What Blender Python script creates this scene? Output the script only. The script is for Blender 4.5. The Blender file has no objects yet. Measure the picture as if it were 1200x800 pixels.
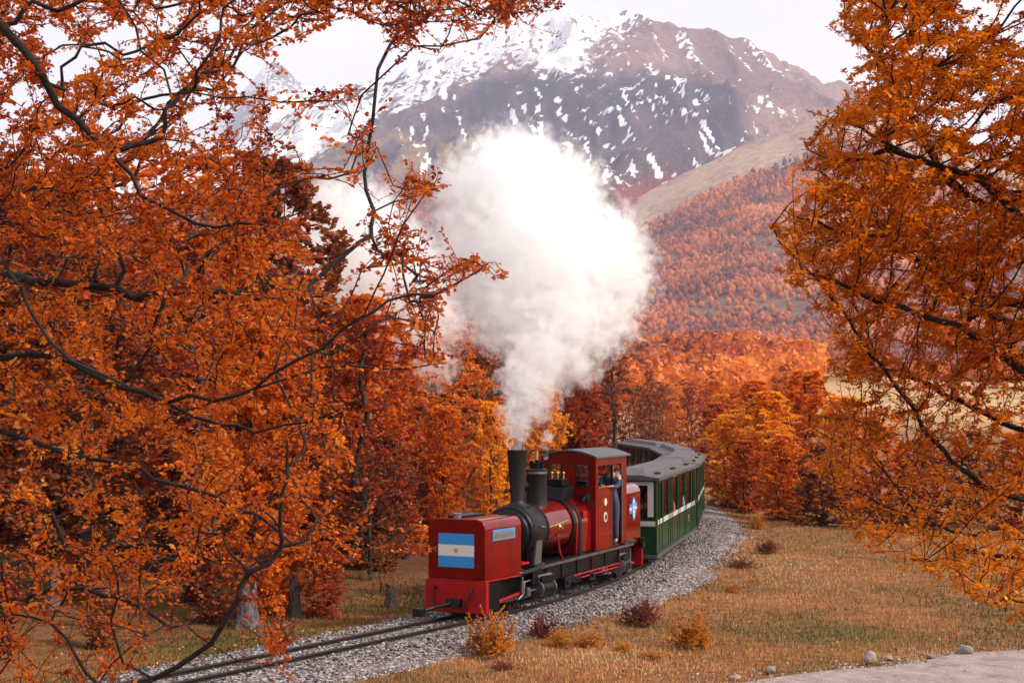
import bpy, bmesh, math, random
import numpy as np
from mathutils import Vector, Matrix
R = math.radians
rng = np.random.default_rng(7)
random.seed(7)
scene = bpy.context.scene
COL = scene.collection
F = 1850.0          # focal length in pixels of the 1200 px wide photograph
HOR = 475.0         # row of the horizon
HC = 3.6            # camera height above the rail heads
PITCH = math.atan((HOR - 400.0) / F)

# ------------------------------------------------------------------ camera
cam_d = bpy.data.cameras.new('camera'); cam = bpy.data.objects.new('camera', cam_d); COL.objects.link(cam)
cam_d.sensor_width = 36.0; cam_d.lens = F / 1200.0 * 36.0
cam_d.clip_start = 0.1; cam_d.clip_end = 30000.0
cam.location = (0, 0, HC); cam.rotation_euler = (R(90) + PITCH, 0, 0)
scene.camera = cam

# ------------------------------------------------------------------ light
SUN_EL, SUN_AZ = 38.0, 105.0      # azimuth clockwise from the view direction (+Y)
w = bpy.data.worlds.new('World'); scene.world = w; w.use_nodes = True
nt = w.node_tree; nt.nodes.clear()
sky = nt.nodes.new('ShaderNodeTexSky'); sky.sky_type = 'NISHITA'; sky.sun_disc = False
sky.sun_elevation = R(SUN_EL); sky.sun_rotation = R(SUN_AZ)
sky.air_density = 1.0; sky.dust_density = 4.0; sky.ozone_density = 1.0
bg = nt.nodes.new('ShaderNodeBackground'); bg.inputs['Strength'].default_value = 0.12
mixw = nt.nodes.new('ShaderNodeMix'); mixw.data_type = 'RGBA'
tc = nt.nodes.new('ShaderNodeTexCoord'); mpw = nt.nodes.new('ShaderNodeMapping')
mpw.inputs['Scale'].default_value = (1.0, 1.0, 4.0)
nz = nt.nodes.new('ShaderNodeTexNoise'); nz.inputs['Scale'].default_value = 2.2; nz.inputs['Detail'].default_value = 5
rmp = nt.nodes.new('ShaderNodeMapRange'); rmp.inputs['From Min'].default_value = 0.3; rmp.inputs['From Max'].default_value = 0.7
rmp.inputs['To Min'].default_value = 0.78; rmp.inputs['To Max'].default_value = 1.0
nt.links.new(tc.outputs['Generated'], mpw.inputs['Vector']); nt.links.new(mpw.outputs[0], nz.inputs['Vector'])
nt.links.new(nz.outputs['Fac'], rmp.inputs['Value']); nt.links.new(rmp.outputs[0], mixw.inputs[0])
nt.links.new(sky.outputs[0], mixw.inputs[6]); mixw.inputs[7].default_value = (6.9, 6.8, 6.95, 1)   # thin bright overcast
nt.links.new(mixw.outputs[2], bg.inputs['Color'])
ow = nt.nodes.new('ShaderNodeOutputWorld'); nt.links.new(bg.outputs[0], ow.inputs['Surface'])
sd = bpy.data.lights.new('sun', 'SUN'); sun = bpy.data.objects.new('sun', sd); COL.objects.link(sun)
sd.energy = 3.2; sd.angle = R(8); sd.color = (1.0, 0.92, 0.80)
sdir = Vector((math.sin(R(SUN_AZ)) * math.cos(R(SUN_EL)), math.cos(R(SUN_AZ)) * math.cos(R(SUN_EL)), math.sin(R(SUN_EL))))
sun.rotation_euler = sdir.to_track_quat('Z', 'Y').to_euler(); sun.location = (0, 0, 60)

scene.view_settings.view_transform = 'Standard'; scene.view_settings.look = 'None'
scene.view_settings.exposure = 0.5; scene.view_settings.gamma = 1.0
cy = scene.cycles
cy.max_bounces = 14; cy.diffuse_bounces = 3; cy.glossy_bounces = 3; cy.transmission_bounces = 4
cy.transparent_max_bounces = 8; cy.volume_bounces = 14; cy.caustics_reflective = False; cy.caustics_refractive = False
cy.volume_step_rate = 1.0; cy.volume_max_steps = 160
cy.use_adaptive_sampling = True; cy.adaptive_threshold = 0.015
cy.sample_clamp_indirect = 6.0
cy.use_denoising = True

# ------------------------------------------------------------------ helpers
def P(px, py, d):
    """point of the place that lies in this direction at depth d (metres along the view)"""
    u = (px - 600.0) / F; v = (400.0 - py) / F
    dy = math.cos(PITCH) - v * math.sin(PITCH); dz = math.sin(PITCH) + v * math.cos(PITCH)
    k = d / dy
    return Vector((u * k, d, HC + dz * k))

def tag(o, label=None, cat=None, group=None, kind=None):
    if label: o['label'] = label
    if cat: o['category'] = cat
    if group: o['group'] = group
    if kind: o['kind'] = kind
    return o

def empty(name, loc=(0, 0, 0), rz=0.0):
    o = bpy.data.objects.new(name, None); COL.objects.link(o)
    o.location = loc; o.rotation_euler = (0, 0, rz); o.empty_display_size = 0.3
    return o

def link(name, me, mat, parent=None, smooth=False):
    o = bpy.data.objects.new(name, me); COL.objects.link(o)
    if mat is not None and len(me.materials) == 0:
        for m in (mat if isinstance(mat, (list, tuple)) else [mat]): me.materials.append(m)
    if parent is not None: o.parent = parent
    if smooth: me.shade_smooth()
    return o

def np_mesh(name, V, Fc, attrs=None, k=None):
    """V (n,3); Fc (m,k) array of equal-sized faces, or a list of such arrays"""
    if not isinstance(Fc, list): Fc = [Fc]
    Fc = [np.asarray(f, dtype=np.int32) for f in Fc if len(f)]
    me = bpy.data.meshes.new(name)
    V = np.asarray(V, dtype=np.float32)
    me.vertices.add(len(V)); me.vertices.foreach_set('co', V.ravel())
    nl = sum(f.size for f in Fc); nf = sum(len(f) for f in Fc)
    me.loops.add(nl); me.polygons.add(nf)
    me.loops.foreach_set('vertex_index', np.concatenate([f.ravel() for f in Fc]))
    tot = np.concatenate([np.full(len(f), f.shape[1], dtype=np.int32) for f in Fc])
    st = np.concatenate([[0], np.cumsum(tot)[:-1]]).astype(np.int32)
    me.polygons.foreach_set('loop_start', st); me.polygons.foreach_set('loop_total', tot)
    for n, a in (attrs or {}).items():
        a = np.asarray(a, dtype=np.float32)
        if a.ndim == 1:
            at = me.attributes.new(n, 'FLOAT', 'POINT'); at.data.foreach_set('value', a)
        else:
            at = me.attributes.new(n, 'FLOAT_COLOR', 'POINT')
            if a.shape[1] == 3: a = np.hstack([a, np.ones((len(a), 1), np.float32)])
            at.data.foreach_set('color', a.ravel())
    me.update(calc_edges=True)
    return me

# value noise in numpy
_perm = rng.permutation(4096).astype(np.int64)
_val = rng.random(4096).astype(np.float32)
def _h(ix, iy, iz): return _val[(_perm[(_perm[(ix & 4095)] + iy) & 4095] + iz) & 4095]
def vnoise(x, y, z=0.0):
    x = np.asarray(x, float); y = np.asarray(y, float) + 0 * x; z = np.asarray(z, float) + 0 * x
    ix = np.floor(x).astype(np.int64); iy = np.floor(y).astype(np.int64); iz = np.floor(z).astype(np.int64)
    fx = x - ix; fy = y - iy; fz = z - iz
    fx = fx * fx * (3 - 2 * fx); fy = fy * fy * (3 - 2 * fy); fz = fz * fz * (3 - 2 * fz)
    r = 0
    for a in (0, 1):
        for b in (0, 1):
            for c in (0, 1):
                r = r + _h(ix + a, iy + b, iz + c) * (fx if a else 1 - fx) * (fy if b else 1 - fy) * (fz if c else 1 - fz)
    return r
def fbm(x, y, z=0.0, o=4, g=0.5):
    s = 0; a = 1; t = 0; k = 1.0
    for i in range(o):
        s = s + a * vnoise(x * k + i * 17.3, y * k + i * 5.7, z * k + i * 3.1 if not np.isscalar(z) else z + i * 3.1); t += a; a *= g; k *= 2.03
    return s / t
def ridged(x, y, o=5):
    s = 0; a = 1; t = 0; k = 1.0
    for i in range(o):
        n = 1 - np.abs(2 * vnoise(x * k + i * 9.1, y * k + i * 3.3) - 1); s = s + a * n * n; t += a; a *= 0.5; k *= 2.07
    return s / t
def sm(x, a, b):
    t = np.clip((x - a) / (b - a), 0, 1); return t * t * (3 - 2 * t)

# ------------------------------------------------------------------ materials
def mat_new(name):
    m = bpy.data.materials.new(name); m.use_nodes = True
    n = m.node_tree; b = n.nodes['Principled BSDF']
    return m, n, b
def lin(c):
    return tuple(((v / 255.0) / 12.92 if v / 255.0 <= 0.04045 else (((v / 255.0) + 0.055) / 1.055) ** 2.4) for v in c)
def col4(c): return (c[0], c[1], c[2], 1.0)
def ramp_node(n, stops):
    r = n.nodes.new('ShaderNodeValToRGB'); e = r.color_ramp.elements
    e[0].position = stops[0][0]; e[0].color = col4(stops[0][1]); e[1].position = stops[-1][0]; e[1].color = col4(stops[-1][1])
    for p, c in stops[1:-1]:
        x = e.new(p); x.color = col4(c)
    return r
def noise_node(n, scale, detail=4, rough=0.55, coord='Object', mapscale=None):
    t = n.nodes.new('ShaderNodeTexCoord'); z = n.nodes.new('ShaderNodeTexNoise')
    z.inputs['Scale'].default_value = scale; z.inputs['Detail'].default_value = detail; z.inputs['Roughness'].default_value = rough
    if mapscale:
        mp = n.nodes.new('ShaderNodeMapping'); mp.inputs['Scale'].default_value = mapscale
        n.links.new(t.outputs[coord], mp.inputs[0]); n.links.new(mp.outputs[0], z.inputs['Vector'])
    else: n.links.new(t.outputs[coord], z.inputs['Vector'])
    return z
def bump(n, b, src, strength=0.3, dist=0.01):
    bp = n.nodes.new('ShaderNodeBump'); bp.inputs['Strength'].default_value = strength; bp.inputs['Distance'].default_value = dist
    n.links.new(src, bp.inputs['Height']); n.links.new(bp.outputs[0], b.inputs['Normal'])
def simple(name, c, rough=0.5, metal=0.0, var=0.25, scale=6.0, coat=0.0, bumpk=0.0, c2=None, spec=0.5):
    """paint, metal, cloth: a base colour broken up by dirt"""
    m, n, b = mat_new(name)
    z = noise_node(n, scale, 6, 0.6)
    d = c2 if c2 else tuple(v * (1 - var) for v in c)
    r = ramp_node(n, [(0.35, d), (0.62, c)])
    n.links.new(z.outputs['Fac'], r.inputs[0]); n.links.new(r.outputs[0], b.inputs['Base Color'])
    rr = n.nodes.new('ShaderNodeMapRange'); rr.inputs['To Min'].default_value = min(1, rough + 0.12); rr.inputs['To Max'].default_value = max(0.03, rough - 0.06)
    n.links.new(z.outputs['Fac'], rr.inputs['Value']); n.links.new(rr.outputs[0], b.inputs['Roughness'])
    b.inputs['Metallic'].default_value = metal; b.inputs['Specular IOR Level'].default_value = spec
    if coat: b.inputs['Coat Weight'].default_value = coat; b.inputs['Coat Roughness'].default_value = 0.05; b.inputs['Coat IOR'].default_value = 1.33
    if bumpk: bump(n, b, z.outputs['Fac'], bumpk, 0.02)
    return m
def leafmat(name, stops, nscale=1.2, trans=0.4, nw=0.55):
    m, n, b = mat_new(name)
    at = n.nodes.new('ShaderNodeAttribute'); at.attribute_name = 'tint'
    z = noise_node(n, nscale, 3, 0.5)
    oi = n.nodes.new('ShaderNodeObjectInfo')
    mx = n.nodes.new('ShaderNodeMix'); mx.inputs[0].default_value = nw
    n.links.new(at.outputs['Fac'], mx.inputs[2])
    st = n.nodes.new('ShaderNodeMapRange'); st.inputs['From Min'].default_value = 0.32; st.inputs['From Max'].default_value = 0.68
    n.links.new(z.outputs['Fac'], st.inputs['Value']); n.links.new(st.outputs[0], mx.inputs[3])
    ad = n.nodes.new('ShaderNodeMath'); ad.operation = 'MULTIPLY_ADD'
    n.links.new(oi.outputs['Random'], ad.inputs[0]); ad.inputs[1].default_value = 0.2
    n.links.new(mx.outputs[0], ad.inputs[2])
    sb = n.nodes.new('ShaderNodeMath'); sb.operation = 'SUBTRACT'; n.links.new(ad.outputs[0], sb.inputs[0]); sb.inputs[1].default_value = 0.1
    r = ramp_node(n, stops); n.links.new(sb.outputs[0], r.inputs[0])
    n.links.new(r.outputs[0], b.inputs['Base Color']); b.inputs['Roughness'].default_value = 0.5; b.inputs['Specular IOR Level'].default_value = 0.3
    tr = n.nodes.new('ShaderNodeBsdfTranslucent'); n.links.new(r.outputs[0], tr.inputs['Color'])
    ms = n.nodes.new('ShaderNodeMixShader'); ms.inputs[0].default_value = trans
    n.links.new(b.outputs[0], ms.inputs[1]); n.links.new(tr.outputs[0], ms.inputs[2])
    n.links.new(ms.outputs[0], n.nodes['Material Output'].inputs['Surface'])
    return m

M = {}
M['red'] = simple('red_paint', (0.165, 0.0015, 0.0012), 0.14, var=0.35, scale=3.0, coat=0.9, spec=0.08)
M['beam_red'] = simple('bright_red_paint', (0.36, 0.003, 0.004), 0.4, var=0.35, scale=5, coat=0.0, spec=0.2)
M['black'] = simple('black_paint', (0.0045, 0.004, 0.0045), 0.38, var=0.35, scale=7, bumpk=0.05, spec=0.15)
M['smokebox'] = simple('graphite_paint', (0.010, 0.009, 0.010), 0.42, var=0.3, scale=6, bumpk=0.08, spec=0.2)
M['stack'] = simple('sooty_iron', (0.011, 0.008, 0.007), 0.5, var=0.4, scale=9, bumpk=0.1, spec=0.3)
M['iron'] = simple('oily_iron', (0.008, 0.007, 0.007), 0.45, metal=0.4, var=0.4, scale=10, bumpk=0.1)
M['steel'] = simple('worn_steel', (0.30, 0.28, 0.28), 0.35, metal=0.9, var=0.6, scale=12)
M['brass'] = simple('old_brass', (0.62, 0.42, 0.18), 0.35, metal=0.85, var=0.3, scale=20)
M['cream'] = simple('cream_paint', (0.7, 0.55, 0.36), 0.45, var=0.1)
M['green'] = simple('dark_green_paint', (0.003, 0.036, 0.011), 0.35, var=0.3, scale=4, coat=0.5, spec=0.15)
M['green2'] = simple('green_panel_paint', (0.005, 0.043, 0.013), 0.4, var=0.3, scale=4, coat=0.3, spec=0.15)
M['white'] = simple('off_white_paint', (0.5, 0.48, 0.48), 0.45, var=0.15, scale=4)
M['roof'] = simple('coach_roof_felt', (0.09, 0.066, 0.062), 0.7, var=0.3, scale=3, bumpk=0.08)
M['roof2'] = simple('coach_roof_ridge', (0.085, 0.072, 0.08), 0.6, var=0.25, scale=3, bumpk=0.06)
M['cabroof'] = simple('cab_roof_paint', (0.075, 0.068, 0.078), 0.5, var=0.25, scale=3)
M['skirt'] = simple('dusty_underframe', (0.075, 0.062, 0.055), 0.7, var=0.4, scale=6)
M['wood'] = simple('varnished_wood', (0.28, 0.12, 0.045), 0.4, var=0.35, scale=5)
M['flagblue'] = simple('flag_blue', (0.015, 0.22, 0.56), 0.4, var=0.06)
M['flagwhite'] = simple('flag_white', (0.62, 0.60, 0.58), 0.45, var=0.06)
M['gold'] = simple('flag_gold', (0.62, 0.24, 0.03), 0.45, var=0.1)
M['blueplate'] = simple('plate_blue', (0.06, 0.2, 0.45), 0.4, var=0.1)
M['skin'] = simple('skin', (0.5, 0.26, 0.17), 0.55, var=0.12, scale=20)
M['hair'] = simple('dark_hair', (0.02, 0.013, 0.01), 0.6, var=0.3)
M['overall'] = simple('blue_overall_cloth', (0.035, 0.05, 0.11), 0.85, var=0.35, scale=15, bumpk=0.2)
M['boot'] = simple('boot_leather', (0.02, 0.016, 0.013), 0.6, var=0.3)
M['purple'] = simple('purple_jacket_cloth', (0.12, 0.05, 0.14), 0.85, var=0.3, scale=12)
M['greyc'] = simple('grey_jacket_cloth', (0.25, 0.24, 0.27), 0.85, var=0.3, scale=12)
M['redc'] = simple('red_scarf_cloth', (0.4, 0.06, 0.05), 0.85, var=0.3, scale=12)
M['rail'] = simple('brown_rail_steel', (0.035, 0.02, 0.018), 0.45, metal=0.5, var=0.4, scale=8)
M['railtop'] = simple('polished_rail_head', (0.13, 0.10, 0.10), 0.4, metal=0.8, var=0.3)
M['sleeper'] = simple('weathered_sleeper_wood', (0.085, 0.06, 0.05), 0.9, var=0.4, scale=8, bumpk=0.4)
M['rock'] = simple('pinkish_granite', (0.36, 0.26, 0.24), 0.85, var=0.35, scale=9, bumpk=0.5)
M['rock2'] = simple('grey_granite', (0.24, 0.20, 0.205), 0.85, var=0.35, scale=9, bumpk=0.5)
M['stump'] = simple('bleached_dead_wood', (0.15, 0.12, 0.12), 0.9, c2=(0.03, 0.022, 0.022), scale=5, bumpk=0.6)

def glass():
    m, n, b = mat_new('window_glass')
    b.inputs['Base Color'].default_value = (0.9, 0.95, 0.95, 1); b.inputs['Roughness'].default_value = 0.03
    tr = n.nodes.new('ShaderNodeBsdfTransparent'); tr.inputs[0].default_value = (0.86, 0.88, 0.88, 1)
    gl = n.nodes.new('ShaderNodeBsdfGlossy'); gl.inputs['Roughness'].default_value = 0.04
    fr = n.nodes.new('ShaderNodeFresnel'); fr.inputs[0].default_value = 1.5
    ms = n.nodes.new('ShaderNodeMixShader'); n.links.new(fr.outputs[0], ms.inputs[0]); n.links.new(tr.outputs[0], ms.inputs[1]); n.links.new(gl.outputs[0], ms.inputs[2])
    n.links.new(ms.outputs[0], n.nodes['Material Output'].inputs['Surface'])
    return m
M['glass'] = glass()

def bark(name, c, c2, s=9):
    m = simple(name, c, 0.9, c2=c2, scale=s, bumpk=0.6); return m
M['bark_dark'] = bark('dark_purplish_bark', (0.020, 0.011, 0.013), (0.006, 0.004, 0.005), 25)
M['bark_mid'] = bark('grey_brown_bark', (0.05, 0.033, 0.032), (0.014, 0.009, 0.009))
M['bark_grey'] = bark('pale_grey_bark', (0.13, 0.105, 0.11), (0.035, 0.026, 0.028), 4)

Lf = {}
Lf['left'] = leafmat('rust_red_leaves', [(0.0, (0.07, 0.006, 0.005)), (0.28, (0.26, 0.030, 0.006)), (0.5, (0.62, 0.115, 0.006)), (0.75, (0.72, 0.20, 0.012)), (0.93, (0.60, 0.20, 0.02)), (1.0, (0.80, 0.34, 0.16))], 1.3, 0.5)
Lf['right'] = leafmat('amber_leaves', [(0.0, (0.26, 0.045, 0.005)), (0.3, (0.62, 0.15, 0.006)), (0.6, (0.82, 0.27, 0.010)), (1.0, (0.88, 0.42, 0.03))], 0.9, 0.45)
Lf['orange'] = leafmat('orange_leaves', [(0.0, (0.36, 0.05, 0.008)), (0.4, (0.74, 0.16, 0.010)), (0.7, (0.84, 0.26, 0.015)), (1.0, (0.86, 0.38, 0.05))], 0.5, 0.45)
Lf['redor'] = leafmat('red_orange_leaves', [(0.0, (0.16, 0.018, 0.010)), (0.35, (0.45, 0.055, 0.012)), (0.7, (0.64, 0.12, 0.018)), (1.0, (0.72, 0.22, 0.06))], 0.5, 0.4)
Lf['rust'] = leafmat('rust_brown_leaves', [(0.0, (0.09, 0.022, 0.012)), (0.4, (0.25, 0.06, 0.02)), (0.7, (0.36, 0.10, 0.03)), (1.0, (0.46, 0.17, 0.05))], 0.6, 0.35)
Lf['yellow'] = leafmat('golden_leaves', [(0.0, (0.70, 0.18, 0.01)), (0.4, (0.92, 0.35, 0.012)), (1.0, (0.94, 0.54, 0.04))], 0.7, 0.45)
Lf['red'] = leafmat('crimson_leaves', [(0.0, (0.08, 0.008, 0.010)), (0.5, (0.28, 0.025, 0.022)), (1.0, (0.48, 0.07, 0.04))], 0.7, 0.35)
Lf['shrub'] = leafmat('ochre_shrub_leaves', [(0.0, (0.30, 0.07, 0.012)), (0.5, (0.66, 0.24, 0.02)), (1.0, (0.78, 0.40, 0.05))], 3.0, 0.3)
Lf['shrubred'] = leafmat('maroon_shrub_leaves', [(0.0, (0.10, 0.02, 0.018)), (0.5, (0.24, 0.055, 0.035)), (1.0, (0.50, 0.18, 0.06))], 3.0, 0.3)

# ------------------------------------------------------------------ mesh builder
class MB:
    def __init__(s): s.v = []; s.f = []
    def add(s, vs, fs):
        o = len(s.v); s.v += [tuple(v) for v in vs]; s.f += [tuple(i + o for i in f) for f in fs]; return s
    def box(s, x0, x1, y0, y1, z0, z1):
        vs = [(x, y, z) for x in (x0, x1) for y in (y0, y1) for z in (z0, z1)]
        return s.add(vs, [(0, 1, 3, 2), (4, 6, 7, 5), (0, 4, 5, 1), (2, 3, 7, 6), (0, 2, 6, 4), (1, 5, 7, 3)])
    def prism(s, prof, a0, a1, axis='x'):
        """prof: ccw 2D points in the plane across the axis"""
        def q(p, a):
            return {'x': (a, p[0], p[1]), 'y': (p[0], a, p[1]), 'z': (p[0], p[1], a)}[axis]
        n = len(prof); vs = [q(p, a0) for p in prof] + [q(p, a1) for p in prof]
        fs = [(i, (i + 1) % n, n + (i + 1) % n, n + i) for i in range(n)] + [tuple(range(n - 1, -1, -1)), tuple(range(n, 2 * n))]
        return s.add(vs, fs)
    def rev(s, c, axis, prof, n=24):
        """surface of revolution: prof = [(along, radius)...]"""
        c = Vector(c); ax = Vector(axis).normalized(); q = ax.to_track_quat('Z', 'Y'); vs = []; fs = []
        for a, r in prof:
            for i in range(n):
                t = 2 * math.pi * i / n; vs.append(c + q @ Vector((r * math.cos(t), r * math.sin(t), a)))
        for j in range(len(prof) - 1):
            for i in range(n):
                fs.append((j * n + i, j * n + (i + 1) % n, (j + 1) * n + (i + 1) % n, (j + 1) * n + i))
        fs.append(tuple(range(n - 1, -1, -1))); fs.append(tuple((len(prof) - 1) * n + i for i in range(n)))
        return s.add(vs, fs)
    def cyl(s, a, b, r, r2=None, n=16):
        a = Vector(a); b = Vector(b); return s.rev(a, b - a, [(0, r), ((b - a).length, r if r2 is None else r2)], n)
    def tube(s, pts, r, n=8):
        for a, b in zip(pts[:-1], pts[1:]): s.cyl(a, b, r, n=n)
        for p in pts[1:-1]: s.ball(p, r * 1.02, 6, 4)
        return s
    def ball(s, c, r, n=12, m=8, sc=(1, 1, 1)):
        pr = [(-math.cos(math.pi * j / m), max(1e-3, math.sin(math.pi * j / m))) for j in range(m + 1)]
        o = len(s.v); s.rev((0, 0, 0), (0, 0, 1), [(a * r, b * r) for a, b in pr], n)
        s.v[o:] = [(c[0] + v[0] * sc[0], c[1] + v[1] * sc[1], c[2] + v[2] * sc[2]) for v in s.v[o:]]
        return s
    def build(s, name, mat, parent=None, xf=None, smooth=None, bevel=0.0, seg=2):
        v = s.v if xf is None else [tuple(xf @ Vector(p)) for p in s.v]
        me = bpy.data.meshes.new(name); me.from_pydata(v, [], s.f); me.update()
        bm = bmesh.new(); bm.from_mesh(me); bmesh.ops.recalc_face_normals(bm, faces=bm.faces); bm.to_mesh(me); bm.free()
        o = link(name, me, M[mat] if isinstance(mat, str) else mat, parent)
        if smooth: me.shade_smooth(); 
        if smooth == 'auto' or smooth is True:
            me.set_sharp_from_angle(angle=R(38))
        if bevel:
            b = o.modifiers.new('bevel', 'BEVEL'); b.width = bevel; b.segments = seg; b.limit_method = 'ANGLE'; b.angle_limit = R(40)
            b.harden_normals = False
        return o

def copy_tree(o, parent=None):
    c = o.copy(); COL.objects.link(c)
    if parent is not None: c.parent = parent
    for ch in list(o.children): copy_tree(ch, c)
    return c

# ------------------------------------------------------------------ railway line
HD = [(-60, 33), (-12, 32.5), (-2, 31.5), (0, 30.5), (1, 29), (4, 23), (6, 20), (8, 15.5), (10, 13.5), (16, 12.5), (20, 10), (25, 6), (34, -1), (43, -8), (55, -16), (75, -22), (140, -24)]
hs = np.array([a for a, b in HD], float); hh = np.radians([b for a, b in HD])
SS = np.arange(-60, 140, 0.05)
Hh = np.interp(SS, hs, hh)
_dx = np.sin(Hh) * 0.05; _dy = np.cos(Hh) * 0.05
_cx = np.cumsum(_dx); _cy = np.cumsum(_dy); i0 = np.argmin(abs(SS))
TX = _cx - _cx[i0] - 0.96; TY = _cy - _cy[i0] + 26.9
def track(s):
    return np.array([np.interp(s, SS, TX), np.interp(s, SS, TY)]), float(np.interp(s, SS, Hh))
def track_sd(x, y):
    """signed distance to the centre line (positive on the camera's right) and station"""
    x = np.asarray(x, float); y = np.asarray(y, float); sh = x.shape
    tx = TX[::10]; ty = TY[::10]; th = Hh[::10]; ts = SS[::10]
    xf = x.ravel(); yf = y.ravel(); sd_ = np.empty(len(xf)); st = np.empty(len(xf))
    for k in range(0, len(xf), 20000):
        a = xf[k:k + 20000, None] - tx[None]; b = yf[k:k + 20000, None] - ty[None]
        i = np.argmin(a * a + b * b, axis=1); r = np.arange(len(i))
        perp = a[r, i] * np.cos(th[i]) - b[r, i] * np.sin(th[i])
        dist = np.sqrt(a[r, i] ** 2 + b[r, i] ** 2)
        sd_[k:k + 20000] = np.sign(perp) * dist; st[k:k + 20000] = ts[i]
    return sd_.reshape(sh), st.reshape(sh)

def gz(x, y):
    x = np.asarray(x, float); y = np.asarray(y, float)
    sd_, st = track_sd(x, y)
    r = np.hypot(x, y)
    z = -0.17 + 0.10 * (fbm(x * 0.35, y * 0.35, 0.0, 3) - 0.5) * sm(abs(sd_), 1.3, 3.5)
    z = z + 0.7 * (fbm(x * 0.05, y * 0.05, 3.0, 2) - 0.5) * sm(abs(sd_), 5, 25) * sm(r, 35, 60)
    z = z - 0.10 * sm(abs(sd_), 1.4, 2.4)
    z = z + 2.1 * np.clip((19.3 - y) / 13.0, 0, 1) * sm(sd_, 2.0, 8.0)
    z = z + 0.075 * np.clip(-sd_ - 4, 0, 160) * sm(r, 10, 30)
    z = z + 11 * np.exp(-((x - 62) / 42.0) ** 2 - ((y - 520) / 190.0) ** 2)
    z = z + 0.026 * np.clip(r - 110, 0, 1e9) - 0.0255 * np.clip(r - 700, 0, 1e9)
    return z
def gp(px, py, it=12):
    """point of the ground in this direction"""
    lo, hi = 5.0, 600.0
    ds = np.geomspace(12, 600, 500); 
    pts = np.array([P(px, py, d) for d in ds]); g = gz(pts[:, 0], pts[:, 1])
    k = np.argmax(pts[:, 2] < g)
    return Vector((pts[k, 0], pts[k, 1], g[k]))
def gpt(x, y): return Vector((x, y, float(gz(np.array([x]), np.array([y]))[0])))

# ------------------------------------------------------------------ ground
def ground_mat():
    m, n, b = mat_new('autumn_meadow')
    z1 = noise_node(n, 0.28, 5, 0.6); z2 = noise_node(n, 3.0, 6, 0.65); z3 = noise_node(n, 22.0, 4, 0.7)
    r1 = ramp_node(n, [(0.30, (0.10, 0.085, 0.022)), (0.48, (0.22, 0.10, 0.040)), (0.62, (0.30, 0.125, 0.055)), (0.8, (0.22, 0.07, 0.035))])
    n.links.new(z1.outputs['Fac'], r1.inputs[0])
    r2 = ramp_node(n, [(0.35, (0.45, 0.45, 0.4)), (0.65, (1.25, 1.15, 1.1))]); n.links.new(z2.outputs['Fac'], r2.inputs[0])
    mu = n.nodes.new('ShaderNodeMix'); mu.data_type = 'RGBA'; mu.blend_type = 'MULTIPLY'; mu.inputs[0].default_value = 0.8
    n.links.new(r1.outputs[0], mu.inputs[6]); n.links.new(r2.outputs[0], mu.inputs[7])
    # far valley: straw-coloured pasture by distance along the valley
    at = n.nodes.new('ShaderNodeAttribute'); at.attribute_name = 'pasture'
    z4 = noise_node(n, 0.02, 4, 0.6)
    r4 = ramp_node(n, [(0.35, (0.24, 0.15, 0.08)), (0.5, (0.50, 0.32, 0.14)), (0.7, (0.52, 0.28, 0.18))]); n.links.new(z4.outputs['Fac'], r4.inputs[0])
    mf = n.nodes.new('ShaderNodeMix'); mf.data_type = 'RGBA'
    n.links.new(at.outputs['Fac'], mf.inputs[0]); n.links.new(mu.outputs[2], mf.inputs[6]); n.links.new(r4.outputs[0], mf.inputs[7])
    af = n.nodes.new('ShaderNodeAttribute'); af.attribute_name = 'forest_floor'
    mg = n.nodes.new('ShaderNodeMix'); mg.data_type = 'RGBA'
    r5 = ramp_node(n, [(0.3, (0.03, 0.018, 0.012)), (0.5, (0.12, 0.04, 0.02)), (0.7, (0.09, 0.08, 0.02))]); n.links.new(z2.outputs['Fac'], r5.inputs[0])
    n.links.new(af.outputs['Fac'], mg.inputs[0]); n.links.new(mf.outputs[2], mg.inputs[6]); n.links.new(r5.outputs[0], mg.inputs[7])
    n.links.new(mg.outputs[2], b.inputs['Base Color']); b.inputs['Roughness'].default_value = 0.95; b.inputs['Specular IOR Level'].default_value = 0.15
    bump(n, b, z3.outputs['Fac'], 0.8, 0.04)
    return m
rad = np.concatenate([np.linspace(0.5, 18, 26), np.linspace(18.4, 60, 150), np.geomspace(61, 7000, 80)])
th_front = np.linspace(-28, 28, 260); th_rest = np.linspace(28, 332, 90)[1:-1]
tha = np.radians(np.concatenate([th_front, th_rest]))
RR, TT = np.meshgrid(rad, tha, indexing='ij')
GX = RR * np.sin(TT); GY = RR * np.cos(TT); GZ = gz(GX, GY)
nr, na = RR.shape
idx = np.arange(nr * na).reshape(nr, na)
q = np.stack([idx[:-1], np.roll(idx, -1, 1)[:-1], np.roll(idx, -1, 1)[1:], idx[1:]], -1).reshape(-1, 4)
c0 = len(GX.ravel())
Vg = np.vstack([np.stack([GX.ravel(), GY.ravel(), GZ.ravel()], 1), [[0, 0, float(gz(np.array([0.0]), np.array([0.0]))[0])]]])
cap = np.stack([np.full(na, c0), np.roll(idx[0], -1), idx[0]], 1)
sdg, stg = track_sd(Vg[:, 0], Vg[:, 1])
rg = np.hypot(Vg[:, 0], Vg[:, 1])
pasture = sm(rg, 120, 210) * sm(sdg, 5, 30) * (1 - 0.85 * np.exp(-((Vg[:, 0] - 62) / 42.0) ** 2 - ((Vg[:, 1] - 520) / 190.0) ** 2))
ffl = sm(-sdg, 2.2, 5.0) * (0.5 + 0.5 * sm(fbm(Vg[:, 0] * 0.4, Vg[:, 1] * 0.4), 0.4, 0.55))
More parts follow.
